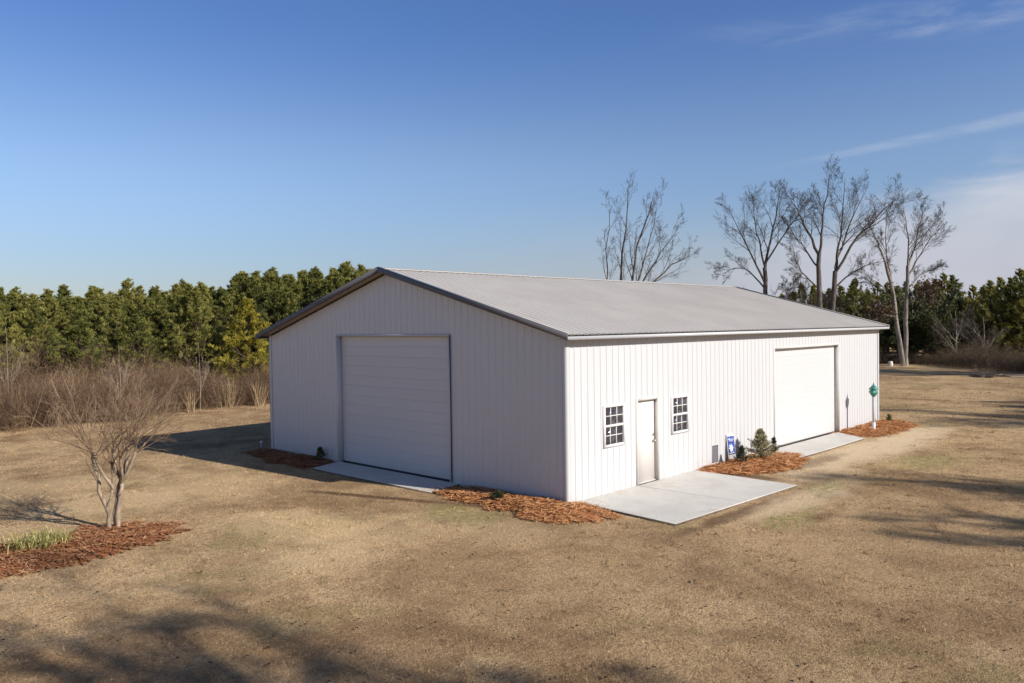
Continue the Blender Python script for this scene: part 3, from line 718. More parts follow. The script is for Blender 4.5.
# yard trees beyond the frame, which throw the long shadows across the lawn
def yard_tree(base, h, label, seed_w=1.0, dens=1.0, thick=1.8):
    global R
    keep = R; R = np.random.default_rng(int(abs(base[0])*100+abs(base[1])*10)); w_ = seed_w
    lim = []
    for k in range(9):
        a = k*2.4+R.uniform(-.3, .3); r_ = h*R.uniform(.22, .36)*w_; z0 = h*R.uniform(.28, .5); z1 = h*R.uniform(.62, .98)
        lim.append(([(0, 0, z0), (r_*.4*math.cos(a), r_*.4*math.sin(a), z0+(z1-z0)*.5), (r_*math.cos(a), r_*math.sin(a), z1)], h*.0105, h*.002))
    lv = [dict(per=6, t0=.25, t1=1, lenf=.46, ang=.46, up=.10, n=6, wig=.12, rf=.5, taper=.25, curl=.03), dict(per=6, t0=.15, t1=1, lenf=.46, ang=.55, up=.08, n=5, wig=.14, rf=.5, taper=.35, curl=.02),
          dict(per=int(7*dens), t0=.15, t1=1, lenf=.5, ang=.6, up=.06, n=4, wig=.15, rf=.55, taper=.5, lmin=.4), dict(per=3, t0=.2, t1=1, lenf=.6, ang=.6, up=.05, n=3, wig=.15, rf=.6, taper=.6, lmin=.28)]
    o = bare_tree('bare_tree', base, [([(0,0,0),(.1,0,h*.3),(0,0,h*.62)], h*.021, h*.013)], lim, label, lv, M['bark'], M['twig'], 'yard trees outside the view', tmin=.010, thick=thick, rise=.97, spread=.84)
    R = keep; return o
for bx_, by_, hh, ww, dn, tk in ((-7.2,-20.7,12.6,.85,.65,1.35), (-5.8,-23.2,13.4,.8,.65,1.35), (-5.0,-26.0,13.6,.75,.65,1.35), (-4.2,-27.9,13.0,.7,.65,1.35),
    (12.6,-30.6,15,.62,1.1,2.2), (9.4,-29.5,13.5,.6,1.1,2.0), (15.6,-31.5,15,.6,1.1,2.2), (20.5,-33.5,15.5,.6,1.1,2.2), (26.8,-28.0,15,.5,1.1,2.2), (29.6,-27.0,15,.5,1.1,2.2), (33.5,-26.0,15,.6,1.1,2.0), (52.5,-8.5,13,.9,1.0,1.8), (56.0,-9.5,13,.8,1.0,1.8)):
    yard_tree((bx_, by_), hh, 'large bare yard tree standing out of view and shading the lawn', ww, dn, tk)

# ------------------------------------------------------------------ crape myrtle
root = empty('crape_myrtle', (-7.24, 5.30, Z(-7.24, 5.30)-.04)); tag(root, 'bare crape myrtle with several pale stems and fine fanned twigs', 'tree')
tr = [([(-.10,0,0),(-.16,.0,.45),(-.26,-.05,.85),(-.36,-.1,1.55)], .060, .040), ([(.02,.02,0),(.04,.05,.5),(.10,.1,.95)], .070, .055), ([(-.05,.05,0),(-.02,.06,.5),(.02,.2,1.0)], .05, .042), ([(-.16,.0,.45),(.0,-.06,.85),(.03,-.15,1.35)], .038, .033),
      ([(.10,.1,.95),(.25,.05,1.2),(.42,.0,1.5)], .052, .042), ([(.08,.1,.9),(.10,.2,1.2),(.12,.32,1.55)], .045, .038), ([(.02,.2,.98),(-.14,.3,1.25),(-.2,.4,1.55)], .04, .034), ([(.09,.08,.93),(.22,-.15,1.2),(.28,-.32,1.5)], .042, .034), ([(.0,-.06,.85),(-.12,-.25,1.2),(-.18,-.35,1.5)], .036, .03)]
P, Rd = limbs_to_poly(tr, VR, 9, .07); b = MB(); Rd = Rd*.78; b.tubes(P, Rd*(1+.07*R.normal(size=Rd.shape)), 8); b.build('trunk', M['myrtle'], root, True)
tips = P[[0, 3, 4, 5, 6, 7, 8]][:, -1]; b = MB()
SH = []; SR = []
for tp in tips:                                       # long straight shoots from each knob
    out = np.array([tp[0]+.16*VR[0], tp[1]+.16*VR[1], 0])*.9
    for k in range(7):
        d = norm(out+np.array([*R.normal(0, .55, 2), R.uniform(.6, 1.25)])); ln = R.uniform(.9, 1.8); n_ = 9
        pts = [tp+R.normal(0, .02, 3)]
        for s in range(n_-1):
            pts.append(pts[-1]+d*ln/(n_-1)); d = norm(d+R.normal(0, .10, 3)+np.array([0, 0, .015]))
        SH.append(pts); SR.append(np.linspace(.0095, .003, n_))
SH = np.array(SH); SR = np.array(SR); b.tubes(SH, SR, 5, mat=0)
P2, R2 = spawn(SH, SR, 8, .2, 1, .40, .6, .10, 5, .16, .6, .5); b.tubes(P2, np.maximum(R2, .0025), 3, mat=0)
P3, R3 = spawn(P2, R2, 5, .2, 1, .5, .6, .08, 4, .16, .65, .6, .1); b.tubes(P3, np.maximum(R3, .002), 3, mat=0)
# knobs where it was cut back, and a few low side sprigs
for tp in tips: b.lathe([(.0, -.04), (.03, -.025), (.038, .0), (.03, .03), (.0, .038)], tp, 8, 1)
PL, RL = spawn(P[:4], Rd[:4], 4, .55, 1, .5, .9, .1, 6, .12, .2, .4); b.tubes(PL, np.maximum(RL, .004), 4)
PQ, RQ = spawn(PL, RL, 5, .2, 1, .5, .6, .1, 4, .12, .6, .5); b.tubes(PQ, np.maximum(RQ, .002), 3)
b.build('crown', [M['myrtletwig'], M['myrtle']], root, True)

# ------------------------------------------------------------------ pines
def pine_meshes(h, cw, seed, low=.06, tuft=28, nl=.28):
    global R
    keep = R; R = np.random.default_rng(seed)
    tb = MB(); n = 9
    P = np.stack([R.normal(0, .02, n).cumsum(), R.normal(0, .02, n).cumsum(), np.linspace(0, h*.97, n)], -1); P[0, :2] = 0
    tb.tubes(P[None], np.linspace(.018*h, .004*h, n)[None], 7)
    BP = []; BL = []
    z = low*h
    while z < h*.97:
        t = z/h; prof = cw*(min(1, .65+t*1.5) if t < .25 else 1.0)*(1-((t-.2)/.80 if t > .2 else 0)**1.45)+.02
        k = R.integers(4, 7); a0 = R.random()*6.28
        for j in range(k):
            a = a0+j*6.283/k+R.normal(0, .25); ln = max(.10, prof*R.uniform(.6, 1.3)); el = -.12+.95*t+R.normal(0, .12)
            c = np.array([np.interp(z, P[:, 2], P[:, 0]), np.interp(z, P[:, 2], P[:, 1]), z+R.normal(0, .05)])
            d = np.array([math.cos(a)*math.cos(el), math.sin(a)*math.cos(el), math.sin(el)]); pts = [c]
            for s in range(5):
                pts.append(pts[-1]+d*ln/5); d = norm(d+np.array([0, 0, .17])+R.normal(0, .08, 3))
            BP.append(pts); BL.append(ln)
        z += h*R.uniform(.032, .05)
    BP = np.array(BP); BL = np.array(BL); RB = BL[:, None]*np.linspace(.018, .005, 6)
    tb.tubes(BP, RB, 3)
    SB, SR_ = spawn(BP, RB, 4, .35, .95, .38, .7, .2, 4, .1, .6, .5, .18)
    tb.tubes(SB, SR_, 3)
    cen = np.concatenate([BP[:, -1], BP[:, -2], SB[:, -1], np.array([[P[-1, 0], P[-1, 1], h*.96], [P[-1, 0], P[-1, 1], h*.90], [P[-1, 0], P[-1, 1], h*.93]])])
    ax = np.concatenate([norm(BP[:, -1]-BP[:, -2]), norm(BP[:, -2]-BP[:, -3]), norm(SB[:, -1]-SB[:, -2]), np.array([[0, 0, 1.]]*3)])
    m = len(cen); c = np.repeat(cen, tuft, 0); a = np.repeat(ax, tuft, 0)*np.array([1, 1, 1])
    d = norm(a*.7+norm(R.normal(size=c.shape))*.75+np.array([0, 0, .38])); ln = R.uniform(.7, 1.2, len(c))[:, None]*nl*np.clip(1.25-.75*(c[:, 2:]/h)**2, .5, 1)
    s = norm(np.cross(d, norm(R.normal(size=c.shape))))*.0125
    base = c-a*R.random((len(c), 1))*.20
    cb = MB(); cb.add(np.stack([base-s*.5, base+d*ln*.55-s*1.2, base+d*ln, base+d*ln*.55+s*1.2], 1).reshape(-1, 3), np.arange(4*len(c)).reshape(-1, 4), np.clip(np.repeat(R.normal(.5, .2, m), tuft)+R.normal(0, .13, len(c)), 0, 1))
    R = keep
    return tb, cb
def make_pine(h, cw, seed, needle, **kw):
    root = empty('pine_tree', (0, 0, 0)); tb, cb = pine_meshes(h, cw, seed, **kw)
    tb.build('trunk', M['pinebark'], root); cb.build('crown', needle, root); return root
protos = [make_pine(h, cw, s, M['needle']) for h, cw, s in ((7.0,2.4,11), (7.4,2.1,12), (6.7,2.6,13), (7.2,2.0,14), (6.9,2.4,15), (7.5,2.3,16))]
used = [False]*len(protos)
def put_pine(x, y, s, label, group, k=None):
    k = int(R.integers(0, len(protos))) if k is None else k
    o = protos[k] if not used[k] else copy_tree(protos[k]); used[k] = True
    o.location = (x, y, Z(x, y)-.05); o.rotation_euler = (R.normal(0, .02), R.normal(0, .02), R.random()*6.28); sxy = s*R.uniform(.92, 1.12); o.scale = (sxy, sxy, s)
    tag(o, label, 'tree', group); return o
# plantation rows run along the line seen over the brush
F = np.array([.72, .69]); F /= np.linalg.norm(F)
def at(px, dist):
    """ground point at a true distance from the viewpoint along a bearing (px = tangent of the bearing in steps of 1/799)"""
    d = F*1.0+VR*(px-512)/799.0; d /= np.linalg.norm(d)
    return CAM[:2]+d*dist
PL_LABEL = 'green plantation pine in the dense row behind the dry brush'
for row, dist in enumerate((49.0, 51.6, 54.4, 57.4)):
    px = -150+R.random()*20
    while px < 366+row*2:
        x, y = at(px, dist+R.normal(0, .5)); topz = np.interp(px, [-100, 0, 110, 170, 265, 360, 460], [5.7, 5.9, 5.9, 6.35, 7.0, 7.4, 7.4])+.42*(row-1)*.6-(.5 if row == 0 else 0)
        if R.random() > (.42, .18, .05, 0)[row] and not (row == 0 and 55 < px < 105) and not (row == 0 and 212 < px < 276):
            put_pine(x, y, topz/7.1*R.uniform(.93, 1.05), PL_LABEL, 'pines of the plantation row')
        px += R.uniform(9.5, 16)*(49/dist)
x, y = at(80, 46.0); o = make_pine(4.9, 1.35, 31, M['needle'], nl=.26); o.location = (x, y, Z(x, y)); tag(o, 'short pale green pine standing forward of the pine row', 'tree')
x, y = at(248, 46.4); o = make_pine(5.5, 1.75, 32, M['yneedle'], nl=.24); o.location = (x, y, Z(x, y)); tag(o, 'yellow tinted pine beside the left end of the roof', 'tree')

# wood on the right: pines, dark evergreens and leafless brushy trees
for px, dist, hh in ((975,84,6.6),(992,82,7.2),(1010,83,7.4),(1028,82,7.6),(1045,84,7.6),(960,88,6.4),(985,90,7.2),(1005,91,7.8),(1022,92,8.2),(1060,88,8.0),(1080,86,8.0),(1100,88,8)):
    x, y = at(px, dist); put_pine(x, y, hh/7.1, 'bright green pine in the wood at the right end', 'pines in the wood at right')
for px, dist, hh in [(p, 109-.03*(p-780)+R.normal(0, 1.5), np.interp(p, [690, 780, 800, 880, 960], [6.0, 6.8, 7.9, 8.2, 8.6])) for p in np.arange(690, 965, 9.5)]:
    x, y = at(px, dist); put_pine(x, y, hh/7.1*R.uniform(.93, 1.07), 'dark distant pine showing low behind the bare trees', 'distant pines behind the bare trees')
def make_bushy(h, w_, seed, mat, n, leaf, name='evergreen_tree', bark=None):
    """broad-leaved tree: forked stem, ragged clumps of separate leaves"""
    global R
    keep = R; R = np.random.default_rng(seed)
    root = empty(name, (0, 0, 0)); tb = MB(); lim = []
    for k in range(8):
        a = k*2.4; r_ = w_*R.uniform(.4, .95); z0 = h*R.uniform(.08, .5); z1 = min(h*.97, z0+h*R.uniform(.25, .5))
        lim.append(([(0, 0, z0), (r_*.5*math.cos(a), r_*.5*math.sin(a), z0+(z1-z0)*.45), (r_*math.cos(a), r_*math.sin(a), z1)], .010*h, .003*h))
    P, Rd = limbs_to_poly([([(0, 0, 0), (.05, 0, h*.5), (0, .05, h*.95)], .017*h, .004*h)]+lim, VR, 8, .15); tb.tubes(P, Rd, 6)
    P2, R2 = spawn(P, Rd, 6, .25, 1, .35, .7, .1, 5, .2, .55, .4); tb.tubes(P2, R2, 3)
    P3, R3 = spawn(P2, R2, 4, .3, 1, .5, .7, .05, 4, .2, .6, .5, .25); tb.tubes(P3, R3, 3)
    tb.build('trunk', bark or M['bark'], root)
    tips = np.concatenate([P3[:, -1], P3[:, -2], P2[:, -1]]); j = R.integers(0, len(tips), n); sh = np.clip(R.normal(.5, .2, len(tips))[j]+R.normal(0, .13, n), 0, 1)
    cb = MB(); add_leaves(cb, tips[j]+R.normal(0, .17, (n, 3)), leaf, sh); cb.build('crown', mat, root)
    R = keep; return root
ev = [make_bushy(6.4, 2.0, 41, M['darkleaf'], 9000, .12), make_bushy(5.2, 2.2, 42, M['darkleaf'], 9000, .12), make_bushy(5.6, 1.7, 43, M['olive'], 6500, .10)]
evu = [False]*3
def put_bushy(k, px, dist, s, label, group=None):
    x, y = at(px, dist); o = ev[k] if not evu[k] else copy_tree(ev[k]); evu[k] = True
    o.location = (x, y, Z(x, y)-.05); o.rotation_euler = (0, 0, R.random()*6.28); o.scale = (s, s, s*R.uniform(.92, 1.08)); tag(o, label, 'tree', group)
for px, dist, s in ((868,80,.72),(886,79,.78),(900,82,.85),(916,80,.82),(932,84,.95),(948,86,1.0),(966,86,.98),(884,86,.9),(912,88,1.0),(1000,88,1.0),(1040,92,1.05),(850,84,.7)):
    put_bushy(int(R.integers(0, 2)), px, dist, s, 'dark broadleaf evergreen in the shadowy wood behind the pale trunks', 'dark evergreens at the wood edge')
put_bushy(2, 938, 79, .98, 'olive leaved slender tree right of the pale trunks')
put_bushy(2, 926, 80, .80, 'smaller olive leaved tree just right of the pale trunks')
px_lab = [(957, 78, 5.2, 'grey bare tree with low slanting limbs at the wood edge'), (985, 79, 4.6, 'thin grey bare sapling in front of the green pines'), (975, 81, 5.5, 'upright grey bare tree against the dark evergreens')]
for px, dist, h, lab in px_lab:
    lim = []
    for k in range(7):
        a = R.uniform(-1.1, 1.1); z0 = h*R.uniform(.15, .5); r_ = h*.42*math.sin(a)
        lim.append(([(0, 0, z0), (r_*.5, R.normal(0, .2), z0+h*.22), (r_, R.normal(0, .4), z0+h*.45)], .012*h, .003*h))
    bare_tree('bare_tree', tuple(at(px, dist)), [([(0, 0, 0), (.1, 0, h*.5), (0, 0, h*.9)], .016*h, .005*h)], lim, lab, [dict(LV[0], per=6), dict(LV[1], per=5), dict(LV[2], per=4)], M['palebark'], M['bark'])

# ------------------------------------------------------------------ dry brush (stuff) and what stands out of it
def brush(name, pts, hts, label, mat=None, bend=.38, wid=(.004, .011), tw=8, shade=(.40, .2), sides=0):
    n = len(pts); z = zf(pts[:, 0], pts[:, 1])-.03; base = np.c_[pts, z]
    d = norm(np.c_[R.normal(0, bend, (n, 2)), np.ones(n)]); P = [base]
    k = 5
    for s in range(k-1):
        P.append(P[-1]+d*(hts/(k-1))[:, None]); d = norm(d+np.c_[R.normal(0, bend*.7, (n, 2)), R.normal(-.05, .15, n)])
    P = np.stack(P, 1); b = MB(); sh = np.clip(R.normal(shade[0], shade[1], n)+.25*vnoise(pts[:, 0]*.5, pts[:, 1]*.5, 21), 0, 1)
    rad = R.uniform(*wid, n)[:, None]*np.linspace(.6, .25, k); b.tubes(P, rad, 3, sh)
    if tw:
        Q, q = spawn(P, rad, tw, .15, 1, .34, .9, .12, 4, .28, .8, .6, .2); b.tubes(Q, np.maximum(q, .003), 3, np.clip(np.repeat(sh, tw)+R.normal(0, .12, n*tw), 0, 1))
    return tag(b.build(name, mat or M['brush']), label, 'brush', kind='stuff')
def front(px):                                         # near edge of the brush, distance along the bearing
    return np.interp(px, [-160, 0, 60, 120, 160, 200, 270, 420], [34.5, 36.2, 36.6, 37.6, 39.4, 41.2, 42.3, 45.5])
n = 10000
px = R.uniform(-160, 400, n); dep = R.random(n)**1.3
dist = front(px)+.5*vnoise(px*.08, px*0, 4)*4+dep*(48.5-front(px))
pts = np.array([at(a, d) for a, d in zip(px, dist)])
hts = (np.interp(px, [-160, 0, 100, 180, 270, 400], [2.9, 2.8, 2.5, 2.1, 1.95, 1.95])*np.interp(dep, [0, .12, .4, 1], [.62, .85, 1.0, 1.0]))*(1+.9*vnoise(pts[:, 0]*.45, pts[:, 1]*.45, 8))*R.uniform(.65, 1.12, n)
brush('dry_brush', pts, hts, 'tangled leafless grey brown brush between the lawn and the pines')
n = 5000
px = R.uniform(840, 1120, n); dep = R.random(n)
dist = 77.5+dep*8+np.interp(px, [840, 930, 960, 1000, 1120], [0, -1, -4, -8, -12])
pts = np.array([at(a, d) for a, d in zip(px, dist)])
hts = (np.interp(px, [840, 930, 960, 1020], [1.0, 1.2, 1.7, 2.0]))*(1+.9*vnoise(pts[:, 0]*.35, pts[:, 1]*.35, 18))*R.uniform(.5, 1.15, n)
brush('dry_brush', pts, hts, 'low leafless brush along the edge of the wood at right', M['greybrush'], wid=(.006, .02), shade=(.38, .2))
# pale broomsedge clumps and saplings at its edge
def grass_clump(px, dist, h, w_, label, n=36):
    x, y = at(px, dist); pts = np.c_[R.normal(0, w_, n), R.normal(0, w_, n)]; d = norm(np.c_[pts*.5+R.normal(0, .2, (n, 2)), np.ones(n)*1.0]); P = [np.c_[pts, np.full(n, -.03)]]
    hh = R.uniform(.6, 1.05, n)*h
    for s in range(4):
        P.append(P[-1]+d*(hh/4)[:, None]); d = norm(d+np.c_[R.normal(0, .08, (n, 2)), np.zeros(n)])
    b = MB(); b.tubes(np.stack(P, 1), np.full((n, 1), 1.0)*np.linspace(.012, .004, 5), 3, R.random(n)); o = b.build('grass_clump', M['tanstem']); o.location = (x, y, Z(x, y)); tag(o, label, 'grass clump', 'straw grass clumps at the brush edge')
for px, dist, h, w_, lab in ((190, 40.3, 1.2, .09, 'short tan grass clump at the brush edge, leftmost of the three'), (228, 41.6, 1.5, .22, 'widest tan grass clump at the brush edge'), (259, 42.0, 1.4, .10, 'tan grass clump at the brush edge nearest the building'), (18, 38.0, 2.5, .45, 'tall straw coloured grass clump at the left edge of the brush')):
    grass_clump(px, dist, h, w_, lab)
for px, dist, h, lab in ((200, 41.0, 3.3, 'slender pale bare sapling rising above the brush near the building'), (120, 38.5, 3.4, 'pale bare sapling behind the crape myrtle'), (8, 43.0, 4.2, 'grey bare sapling at the left edge before the pines')):
    lim = [([(0, 0, h*.25), (s*h*.06, .05, h*.5), (s*h*.13, .1, h*.85)], .014, .005) for s in (-1.2, -.5, .6, 1.2)]
    bare_tree('bare_sapling', tuple(at(px, dist)), [([(0, 0, 0), (.04, 0, h*.5), (-.02, 0, h)], .028, .006)], lim, lab, [dict(LV[0], per=5), dict(LV[1], per=4)], M['myrtle'], M['myrtle'])

# ------------------------------------------------------------------ small plants in the beds
def conifer_shrub(x, y, h, w_, label, mat, seed, name='conifer_shrub', n=60, ln=.055, z0=.1):
    global R
    keep = R; R = np.random.default_rng(seed)
    root = empty(name, (x, y, Z(x, y)+z0)); tag(root, label, 'shrub'); b = MB()
    b.tubes(np.array([[(0, 0, -.08), (.01, 0, h*.5), (0, .01, h*.96)]]), np.array([[.022*h, .015*h, .004*h]]), 5); P = []
    for k in range(n):
        t = (k+.5)/n; z = h*(.06+.88*t); a = k*2.4+R.normal(0, .3); l = w_*(1-t)**1.15*R.uniform(.7, 1.2)+.02; e = .25+.5*t+R.normal(0, .15)
        P.append([(0, 0, z), (l*.5*math.cos(a), l*.5*math.sin(a), z+l*.5*math.sin(e)*.8), (l*math.cos(a), l*math.sin(a), z+l*math.sin(e))])
    P = np.array(P); b.tubes(P, np.full((n, 3), 1)*np.array([.008, .006, .003])*h*1.4, 3); b.build('trunk', M['bark'], root)
    per = 34; t = np.sqrt(R.random((n, per))); A = P[:, None, 0]*(1-t[..., None])+P[:, None, 2]*t[..., None]; c = A.reshape(-1, 3)+R.normal(0, .012, (n*per, 3))
    d = norm(R.normal(size=c.shape)+np.repeat(norm(P[:, 2]-P[:, 0]), per, 0)*.8); s = norm(np.cross(d, norm(R.normal(size=c.shape))))*ln*.16
    l = ln*R.uniform(.7, 1.3, (len(c), 1)); cb = MB(); cb.add(np.stack([c-s*.6, c+d*l*.5-s, c+d*l, c+d*l*.5+s], 1).reshape(-1, 3), np.arange(4*len(c)).reshape(-1, 4), np.clip(np.repeat(R.normal(.5, .2, n), per)+R.normal(0, .15, len(c)), 0, 1))
    cb.build('foliage', mat, root); R = keep; return root
conifer_shrub(7.55, -.62, .84, .46, 'knee high grey green conifer in the straw bed by the patio', M['shrub'], 51, n=130)
conifer_shrub(6.62, -.55, .46, .17, 'small dark shrub between the blue sign and the conifer', M['smallshrub'], 52, 'small_shrub', 34, .05)
conifer_shrub(8.72, -.45, .44, .10, 'small dark shrub at the left jamb of the sunlit overhead door', M['smallshrub'], 53, 'small_shrub', 30, .05)
conifer_shrub(18.2, -.45, .24, .10, 'tiny dark plant at the far end of the birdhouse bed', M['darkleaf'], 54, 'small_plant', 16, .05)
conifer_shrub(-.22, 9.1, .30, .12, 'small dark weed in the shade by the gable overhead door', M['darkleaf'], 55, 'weed', 20, .06)
conifer_shrub(-.75, 1.35, .12, .14, 'low dark green plant in the straw bed along the gable wall', M['smallshrub'], 56, 'small_plant', 22, .06)
# yellow-green clump in the red mulch
root = empty('ornamental_grass', (-8.65, 5.0, Z(-8.65, 5.0)+.05)); tag(root, 'yellow green grass clump in the red mulch beside the crape myrtle', 'plant')
n = 420; c = np.c_[R.normal(0, .30, n)*VR[0]+R.normal(0, .12, n)*F[0], R.normal(0, .30, n)*VR[1]+R.normal(0, .12, n)*F[1], np.zeros(n)]
a = R.random(n)*2*PI; e = R.uniform(.5, 1.2, n); ln = R.uniform(.22, .42, n); hd = np.c_[np.cos(a), np.sin(a), np.zeros(n)]; s = np.c_[-np.sin(a), np.cos(a), np.zeros(n)]*.008
p1 = c+hd*(ln*.45*np.cos(e))[:, None]+np.array([0, 0, 1])*(ln*.6*np.sin(e))[:, None]; p2 = p1+hd*(ln*.5)[:, None]+np.array([0, 0, 1])*(ln*.25*(e-.8))[:, None]
b = MB(); b.add(np.stack([c-s, c+s, p1+s, p1-s], 1).reshape(-1, 3), np.arange(4*n).reshape(-1, 4), R.random(n)); b.add(np.stack([p1-s, p1+s, p2], 1).reshape(-1, 3), np.arange(3*n).reshape(-1, 3), R.random(n))
b.build('leaf_blades', M['yellowgrass'], root)

# ------------------------------------------------------------------ small things
# birdhouse on its post
bx0, by0 = 15.55, -.83; z0 = Z(bx0, by0)
post = empty('garden_post', (bx0, by0, z0)); tag(post, 'slim pale post in the straw bed carrying the teal birdhouse', 'post')
b = MB(); b.box((-.035, -.035, -.1), (.035, .035, 1.24)); b.build('shaft', M['post'], post)
b = MB(); b.box((-.046, -.046, -.1), (.046, .046, .33)); b.box((-.04, -.04, .33), (.04, .04, .345)); b.build('sleeve', M['pvc'], post)
bh = empty('birdhouse', (bx0, by0, z0+1.241)); bh.scale = (.86, .86, .95); tag(bh, 'teal lantern shaped birdhouse with pointed roof on a pale post', 'birdhouse')
b = MB(); b.lathe([(0, 0), (.07, .0), (.075, .02), (.12, .06), (.15, .12), (.155, .18), (.14, .25), (.11, .275), (0, .275)], (0, 0, 0), 8); b.build('body', M['teal'], bh)
b = MB(); b.lathe([(0, .276), (.19, .262), (.195, .272), (.12, .34), (.055, .40), (.018, .455), (.0, .46)], (0, 0, 0), 12); b.build('roof', M['teal'], bh)
b = MB(); b.lathe([(0, .452), (.012, .455), (.022, .475), (.012, .495), (.004, .53), (0, .54)], (0, 0, 0), 8); b.build('finial', M['teal'], bh)
b = MB(); vv = norm(CAM[:2]-np.array([bx0, by0]))
for k in range(8):
    a = math.radians(22.5)+k*PI/4
    if k % 2: continue
    q = np.array([math.cos(a), math.sin(a)])*.147; b.lathe([(0, .115), (.034, .15), (.034, .19), (0, .222)], (q[0], q[1], 0), 8)
M['palteal'] = simple('pale_teal_panel', (.30,.55,.48), .5); b.build('window_panel', M['palteal'], bh)
# yard sign
sg = empty('yard_sign', (6.93, -.12, Z(6.93, -.12)+.0), 0); sg.rotation_euler = (math.radians(-7), math.radians(3), 0); tag(sg, 'blue and white yard sign propped against the wall beside the patio', 'sign')
b = MB(); b.box((-.205, -.006, .12), (.205, .006, .80)); b.build('board', M['signwhite'], sg)
b = MB(); b.box((-.185, -.0085, .24), (.185, -.0062, .575), 0); b.box((-.185, -.0085, .576), (.185, -.0062, .74), 1); b.box((-.185, -.0095, .70), (.185, -.0087, .738), 0); b.build('printed_panel', [M['signblue'], M['signlight']], sg)
b = MB(); pts = []
for k in range(16):
    a = k*PI/8; r_ = (.135 if k % 2 == 0 else .062)*(1+.15*math.sin(k*2.3)); pts.append((r_*math.sin(a)-.01, .415+r_*1.05*math.cos(a)))
b.prism(pts, 1, -.0105, -.0088); 
for k, (xa, xb, za, zb) in enumerate(((-.14, -.03, .64, .665), (.0, .15, .645, .66), (-.12, .10, .605, .62), (-.17, .17, .275, .29))): b.box((xa, -.0104, za), (xb, -.0089, zb))
b.build('printed_mark', M['signwhite'], sg)
b = MB()
for x in (-.13, .13): rod(b, (x, .009, -.12), (x, .009, .3), .004, 6)
b.build('wire_stake', M['steel'], sg)
# pipe stub by the far corner of the gable end
b = MB(); b.lathe([(0, -.1), (.03, -.1), (.03, .16), (.04, .16), (.04, .21), (.028, .22), (0, .22)], (0, 0, 0), 12); o = b.build('cleanout_pipe', M['pvc'], smooth=False); o.location = (.05, 12.95, Z(.05, 12.95)); tag(o, 'short white pipe stub in the shade at the far gable corner', 'pipe')
# pale stump and a heap of cut branches by the wood
b = MB(); b.lathe([(0, -.1), (.22, -.1), (.20, .08), (.18, .36), (.165, .385), (0, .39)], (0, 0, 0), 14); o = b.build('tree_stump', M['palewood']); o.location = (57.7, 12.6, Z(57.7, 12.6)); tag(o, 'small pale stump left of the two pale trunks', 'stump')
x, y = 47.2, 3.2; n = 60; c = np.c_[R.normal(0, .45, (n, 2)), R.uniform(.02, .22, n)]; a = R.random(n)*PI; d = np.c_[np.cos(a), np.sin(a), R.normal(0, .12, n)]*R.uniform(.2, .6, n)[:, None]
b = MB(); b.tubes(np.stack([c-d, c+R.normal(0, .03, (n, 3)), c+d], 1), R.uniform(.012, .035, n)[:, None]*np.array([1, .9, .6]), 5); o = b.build('branch_heap', M['bark']); o.location = (x, y, Z(x, y)); tag(o, 'low heap of cut branches on the lawn before the wood', 'branches')
# dirt track along the wood
tp = np.array([at(a, d) for a, d in ((985, 63.2), (1005, 63.6), (1030, 63.2), (1080, 61.5), (1150, 59))]); t_ = np.linspace(0, 1, 40); c = np.stack([np.interp(t_, np.linspace(0, 1, 5), tp[:, i]) for i in (0, 1)], -1)
tn = norm(np.gradient(c, axis=0)); nn = np.c_[-tn[:, 1], tn[:, 0]]; wv = (.2+1.1*np.clip(t_*4, 0, 1))[:, None]; b = MB(); Ls = c+nn*wv; Rs_ = c-nn*wv
V = np.vstack([np.c_[Ls, zf(Ls[:, 0], Ls[:, 1])+.03], np.c_[Rs_, zf(Rs_[:, 0], Rs_[:, 1])+.03]]); b.add(V, [[i, i+1, 41+i, 40+i] for i in range(39)])
tag(b.build('dirt_track', M['dirt']), 'strip of bare pinkish dirt along the wood edge', 'track', kind='structure')

# ------------------------------------------------------------------ sky and sun
EL = math.radians(28.0); AZ = math.atan2(-.975, .224)
sd = Vector((math.cos(EL)*math.cos(AZ), math.cos(EL)*math.sin(AZ), math.sin(EL)))
sun = bpy.data.lights.new('sun', 'SUN'); sun.energy = 3.6; sun.angle = math.radians(.53); sun.color = (1.0, .94, .85)
so = bpy.data.objects.new('sun', sun); col.objects.link(so); so.rotation_euler = sd.to_track_quat('Z', 'Y').to_euler(); so.location = (0, -30, 30)
w = bpy.data.worlds.new('World'); scene.world = w; w.use_nodes = True
t = NT(w.node_tree); bg = w.node_tree.nodes['Background']
sky = t.n('ShaderNodeTexSky', sky_type='NISHITA'); sky.sun_disc = False; sky.sun_elevation = EL; sky.sun_rotation = math.atan2(sd.x, sd.y)
sky.altitude = 50; sky.air_density = 1.0; sky.dust_density = .35; sky.ozone_density = 4.5
tc = t.n('ShaderNodeTexCoord').outputs['Generated']
sp = t.n('ShaderNodeSeparateXYZ'); t.link(tc, sp.inputs[0])
el = t.math('ARCSINE', sp.outputs[2]); az = t.math('ARCTAN2', sp.outputs[1], sp.outputs[0])
azd = t.math('SUBTRACT', math.radians(43.7), az)          # bearing clockwise from the view heading, radians
cv = t.n('ShaderNodeCombineXYZ'); t.link(azd, cv.inputs[0]); t.link(el, cv.inputs[1]); uv = cv.outputs[0]
def nz(sx, sy, rot, detail=6, rough=.6, dist=.4):
    return t.noise(t.mapping(uv, (sx, sy, 1), (0, 0, rot)), 1.0, detail, rough, dist)
wisp = nz(7, 34, -.18); soft = nz(3.5, 9, -.12, 4); fib = nz(10, 90, -.2, 5, .65)
